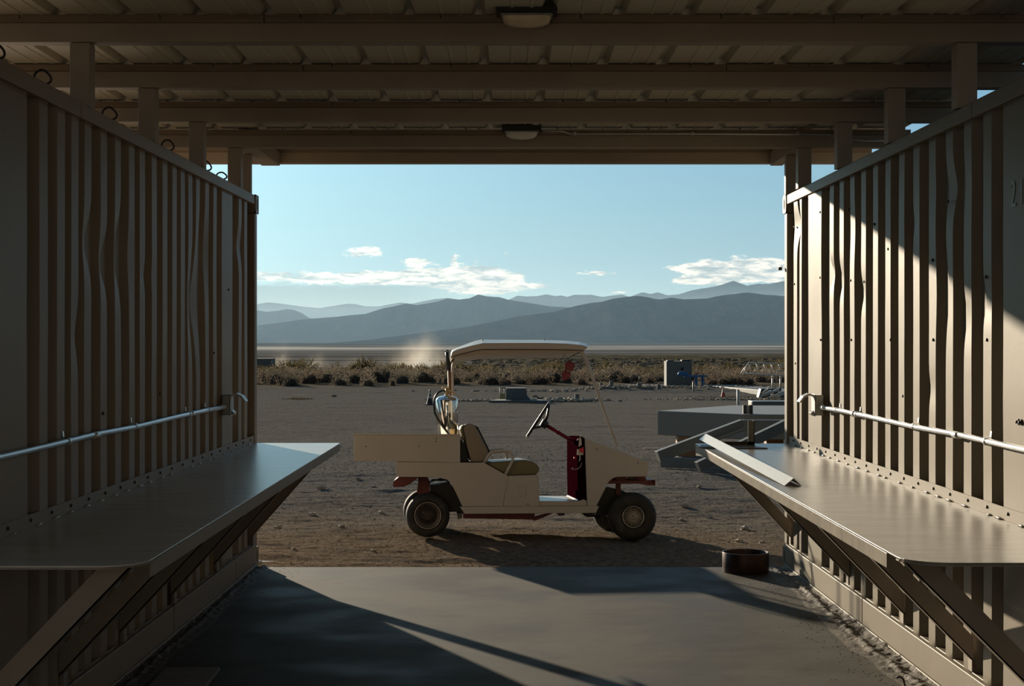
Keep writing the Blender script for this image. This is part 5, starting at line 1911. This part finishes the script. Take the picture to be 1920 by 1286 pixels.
# pipe scrap heap under the tower
rnd = random.Random(12)
scr = [((1424, 744), (1446, 733), .03), ((1434, 741), (1460, 730), .03), ((1440, 746), (1470, 735), .035), ((1428, 737), (1440, 729), .025), ((1450, 744), (1475, 738), .03)]
for i, (a0, a1, r) in enumerate(scr):
    Y = 43.5 + i * .3
    p0, p1 = W(a0[0], a0[1], Y), W(a1[0], a1[1], Y + .6)
    p0.z = max(p0.z, ground_z(p0.x, p0.y) + r)
    t = thing('scrap_pipe', ('leftmost and lowest', 'second', 'middle and thickest', 'short upper left', 'rightmost')[i] + ' white pipe in the scrap heap below the lattice tower', 'pipe', group='white pipes in the scrap heap')
    o = MB()
    o.lathe([(r, 0), (r, 1), (r * .75, 1), (r * .75, 0)], 12, 'z', None, True, True)
    d_ = p1 - p0
    mt = Matrix.Translation(p0) @ d_.to_track_quat('Z', 'Y').to_matrix().to_4x4() @ Matrix.Diagonal((1, 1, d_.length, 1))
    o.v = [tuple(mt @ Vector(v)) for v in o.v]
    o.build('pipe_body', M['white'], t)
g = on_ground(1455, 44.8)
t = thing('white_coil', 'white round coil standing in the scrap heap below the tower', 'coil', g)
MB().tube([(.11 * math.cos(a), 0, .13 + .11 * math.sin(a)) for a in [2 * math.pi * k_ / 20 for k_ in range(21)]], .035, 8, False).build('coil_ring', M['white'], t)
g = on_ground(1440, 46)
t = thing('dark_bin', 'dark scrap bin behind the pipes below the lattice tower', 'bin', g)
MB().prism([(-.28, 0), (.3, 0), (.38, .28), (-.2, .26)], 0, .4, 'y').build('bin_body', M['black'], t, bevel=.01)

# dry grass tufts
def tuft(px, py, w, n, label, r=.05):
    Y = F * 1.68 / (py - CY)
    c = on_ground(px, Y)
    rnd = random.Random(int(px * 7))
    b = MB()
    for i in range(n):
        x_, y_ = rnd.gauss(0, w / 2.5), rnd.gauss(0, w / 5)
        h = rnd.uniform(.3, 1) * r
        b.add([(x_ - .006, y_, 0), (x_ + .006, y_, 0), (x_ + rnd.gauss(0, .5) * r, y_ + rnd.gauss(0, .3) * r, h)], [(0, 1, 2)])
    o = b.build('dry_grass', M['straw'], None, kind='stuff', label=label, category='grass')
    o.location = c


tuft(560, 749, .5, 200, 'yellow dry grass wisp on the yard at the left', .08)
tuft(1375, 745, 1.6, 400, 'yellow dry grass around the red traffic cone', .06)
tuft(975, 757, .6, 160, 'dry grass fringe in front of the centre concrete pad', .05)

# ------------------------------------------------------------------ shrubs
def shrub_mesh(seed, kind, nleaf):
    rnd = random.Random(seed)
    b = MB()
    # dark inner core
    vs, fs = [], []
    n, m_ = 12, 6
    lump = [(rnd.uniform(-.5, .5), rnd.uniform(-.5, .5), rnd.uniform(.25, .5), rnd.uniform(.35, .55)) for _ in range(4)]
    def radius(d_):
        base = .80
        for (lx, ly, lz, lr) in lump:
            v_ = Vector((lx, ly, lz)).normalized()
            base += .22 * max(0, d_.dot(v_)) ** 4
        return base
    for a in range(m_ + 1):
        th = math.pi / 2 * a / m_
        for k_ in range(n):
            ph = 2 * math.pi * k_ / n
            d_ = Vector((math.sin(th) * math.cos(ph), math.sin(th) * math.sin(ph), math.cos(th)))
            r_ = radius(d_) * .55
            vs.append((d_.x * r_, d_.y * r_, d_.z * r_ * (.9 if kind else .8)))
    for a in range(m_):
        for k_ in range(n):
            fs.append((a * n + k_, a * n + (k_ + 1) % n, (a + 1) * n + (k_ + 1) % n, (a + 1) * n + k_))
    b.add(vs, fs, True)
    for i in range(nleaf):
        th = math.acos(rnd.uniform(0, 1)) if kind == 0 else math.acos(rnd.uniform(0.05, 1))
        ph = rnd.uniform(0, 6.283)
        d_ = Vector((math.sin(th) * math.cos(ph), math.sin(th) * math.sin(ph), math.cos(th)))
        r_ = radius(d_) * rnd.uniform(.5, 1.06)
        p = Vector((d_.x * r_, d_.y * r_, d_.z * r_ * (.9 if kind == 0 else 1.0)))
        if kind == 1:
            # spiky creosote: long upward twigs
            q = p * .8
            e = p + (d_ + Vector((0, 0, .9))).normalized() * rnd.uniform(.05, .2)
            sd_ = Vector((rnd.gauss(0, 1), rnd.gauss(0, 1), rnd.gauss(0, .3))).normalized() * .03
            b.add([q - sd_, q + sd_, e], [(0, 1, 2)])
        sd_ = Vector((rnd.gauss(0, 1), rnd.gauss(0, 1), rnd.gauss(0, 1))).normalized() * rnd.uniform(.03, .075)
        s2 = sd_.cross(Vector((rnd.gauss(0, 1), rnd.gauss(0, 1), rnd.gauss(0, 1)))).normalized() * sd_.length
        b.add([p - sd_, p + s2, p + sd_], [(0, 1, 2)])
    me = bpy.data.meshes.new('foliage')
    me.from_pydata(b.v, [], b.f)
    me.update()
    return me


def leafmat(name, c1, c2):
    m = bpy.data.materials.new(name)
    m.use_nodes = True
    t = N(m.node_tree)
    bs = t.nodes['Principled BSDF']
    bs.inputs['Roughness'].default_value = .85
    bs.inputs['Specular IOR Level'].default_value = .15
    oi = t.new('ShaderNodeObjectInfo')
    tc = t.new('ShaderNodeTexCoord')
    n = t.noise(tc.outputs['Object'], 5, 3)
    c = t.mix(t.maprange(n, .35, .65), c1, c2)
    k_ = t.maprange(oi.outputs['Random'], 0, 1, .7, 1.3, False)
    c = t.mix(1.0, c, k_, 'MULTIPLY')
    t.links.new(c, bs.inputs['Base Color'])
    tr = t.new('ShaderNodeBsdfTranslucent')
    t.links.new(c, tr.inputs[0])
    mx = t.new('ShaderNodeMixShader')
    mx.inputs[0].default_value = .42
    t.links.new(bs.outputs[0], mx.inputs[1])
    t.links.new(tr.outputs[0], mx.inputs[2])
    out = [n_ for n_ in t.nodes if n_.type == 'OUTPUT_MATERIAL'][0]
    t.links.new(mx.outputs[0], out.inputs['Surface'])
    return m


LM = [leafmat('grey_tan_foliage', (.085, .072, .054), (.19, .16, .12)), leafmat('olive_foliage', (.065, .055, .025), (.125, .098, .046)), leafmat('pink_tan_foliage', (.10, .074, .055), (.21, .165, .125))]
SH = {}
for kind in (0, 1):
    for sdd in range(4):
        for mi in ((0, 2) if kind == 0 else (1,)):
            me = shrub_mesh(100 + sdd * 7 + kind, kind, 900 if kind == 0 else 700)
            me.materials.append(LM[mi])
            SH[(kind, mi, sdd)] = me


def put_shrub(name, x_, y_, w, h, kind, mi, label, group, zoff=-.03):
    o = bpy.data.objects.new(name, SH[(kind, mi, random.randrange(4))])
    COL.objects.link(o)
    o.location = (x_, y_, float(gh(np.array([x_]), np.array([y_]), False)[0]) + zoff)
    o.scale = (w / 2 / .95, w / 2 / .95, h / .85)
    o.rotation_euler = (0, 0, random.uniform(0, 6.28))
    o['label'] = label
    o['category'] = 'shrub'
    if group:
        o['group'] = group
    return o


random.seed(33)


def sect(px_):
    for lim, nm in ((600, 'left of the thin dust column'), (740, 'around the tallest bush'), (850, 'behind the cart tray'), (1100, 'seen under the cart canopy'),
                    (1240, 'right of the cart nose')):
        if px_ < lim:
            return nm
    return 'right of the tall concrete block'


ONES = ['first', 'second', 'third', 'fourth', 'fifth', 'sixth', 'seventh', 'eighth', 'ninth', 'tenth', 'eleventh', 'twelfth', 'thirteenth', 'fourteenth', 'fifteenth', 'sixteenth', 'seventeenth', 'eighteenth', 'nineteenth']
TENS = ['twenty', 'thirty', 'forty', 'fifty', 'sixty']


def ordinal(n):
    if n < 20:
        return ONES[n - 1]
    if n % 10 == 0:
        return {20: 'twentieth', 30: 'thirtieth', 40: 'fortieth', 50: 'fiftieth', 60: 'sixtieth'}[n]
    return TENS[n // 10 - 2] + '-' + ONES[n % 10 - 1]


front_n = 0
# front row: rounded dry shrubs at the gravel edge
px_ = 470
while px_ < 1480:
    Y = random.uniform(58.5, 63)
    w = random.uniform(.55, 1.25)
    h = w * random.uniform(.42, .6)
    if not (1235 < px_ < 1310):
        front_n += 1
        put_shrub('desert_shrub', (px_ - CX) * Y / F, Y, w, h, 0, random.choice((0, 0, 2)), ordinal(front_n) + ' from the left of the rounded shrubs in the row at the gravel edge', 'rounded shrubs at the gravel edge')
    px_ += random.uniform(12, 30)
for row, (ya, yb, n_, ha, hb) in enumerate(((63, 70, 75, .5, .8), (70, 82, 80, .55, .95))):
    for i in range(n_):
        Y = random.uniform(ya, yb)
        px_ = random.uniform(460, 1485)
        w = random.uniform(.7, 1.6)
        put_shrub('desert_shrub', (px_ - CX) * Y / F, Y, w, random.uniform(ha, hb) * .6, 0, random.choice((0, 0, 2)), 'low rounded grey-tan shrub ' + sect(px_) + ' deeper in the scrub belt', 'deeper rounded shrubs ' + sect(px_))
for i in range(150):
    Y = random.uniform(80, 118)
    px_ = random.uniform(455, 1490)
    w = random.uniform(1.3, 2.6)
    put_shrub('creosote_bush', (px_ - CX) * Y / F, Y, w, random.uniform(.62, .95) * (.9 if Y < 95 else 1.25), 1, 1, 'olive creosote bush ' + sect(px_) + ' along the back of the scrub belt', 'creosote bushes ' + sect(px_))
# the one tall bush
Y = 84
put_shrub('creosote_bush', (683 - CX) * Y / F, Y, 2.1, 1.05, 1, 1, 'tallest dark olive bush left of the dust plume', None)
# individually recognisable dark bushes
put_shrub('desert_shrub', (690 - CX) * 57.5 / F, 57.6, .75, .42, 0, 0, 'dark round shrub on a shadowed mound below the tallest bush', None)
put_shrub('desert_shrub', (736 - CX) * 58.2 / F, 58.2, .38, .34, 0, 0, 'small round dark shrub right of the mound shrub', None)
put_shrub('desert_shrub', (545 - CX) * 57.8 / F, 57.8, .8, .48, 0, 0, 'dark rounded shrub nearest the grey box at the left', None)

# every bush of the belt gets its own place in words
for pre, kindname in (('creosote bushes ', 'olive bush'), ('deeper rounded shrubs ', 'grey-tan shrub')):
    groups = {}
    for o in COL.objects:
        g_ = o.get('group', '')
        if g_.startswith(pre):
            groups.setdefault(g_, []).append(o)
    for g_, lst in groups.items():
        lst.sort(key=lambda o: o.location.x / o.location.y)
        for i, o in enumerate(lst):
            o['label'] = ordinal(i + 1) + ' ' + kindname + ' from the left among those ' + g_[len(pre):]

# the rest of the scrub, far out on the plain
b = MB()
rnd = random.Random(77)
far_n = 5200
for i in range(far_n):
    u = rnd.random()
    Y = 118 * (1400 / 118) ** u
    px_ = rnd.uniform(440, 1500) if Y > 250 else rnd.uniform(440, 1500)
    x_ = (px_ - CX) * Y / F
    if px_ < 860 and Y > 300:
        continue
    z_ = float(gh(np.array([x_]), np.array([Y]), False)[0])
    w = rnd.uniform(.6, 1.6) * (1 + Y / 900)
    h = rnd.uniform(.2, .55) * (1 + Y / 1400)
    n = 7
    ring0 = [(x_ + w * math.cos(6.283 * k_ / n) * rnd.uniform(.8, 1.1), Y + w * math.sin(6.283 * k_ / n), z_ - .1) for k_ in range(n)]
    ring1 = [(x_ + w * .75 * math.cos(6.283 * k_ / n + .3), Y + w * .75 * math.sin(6.283 * k_ / n + .3), z_ + h * rnd.uniform(.5, .9)) for k_ in range(n)]
    top = (x_, Y, z_ + h)
    vs = ring0 + ring1 + [top]
    fs = [(k_, (k_ + 1) % n, n + (k_ + 1) % n, n + k_) for k_ in range(n)] + [(n + k_, n + (k_ + 1) % n, 2 * n) for k_ in range(n)]
    b.add(vs, fs)
b.build('scrub_brush', LM[0], None, kind='stuff', label='distant low brush dotting the plain beyond the scrub belt', category='brush')
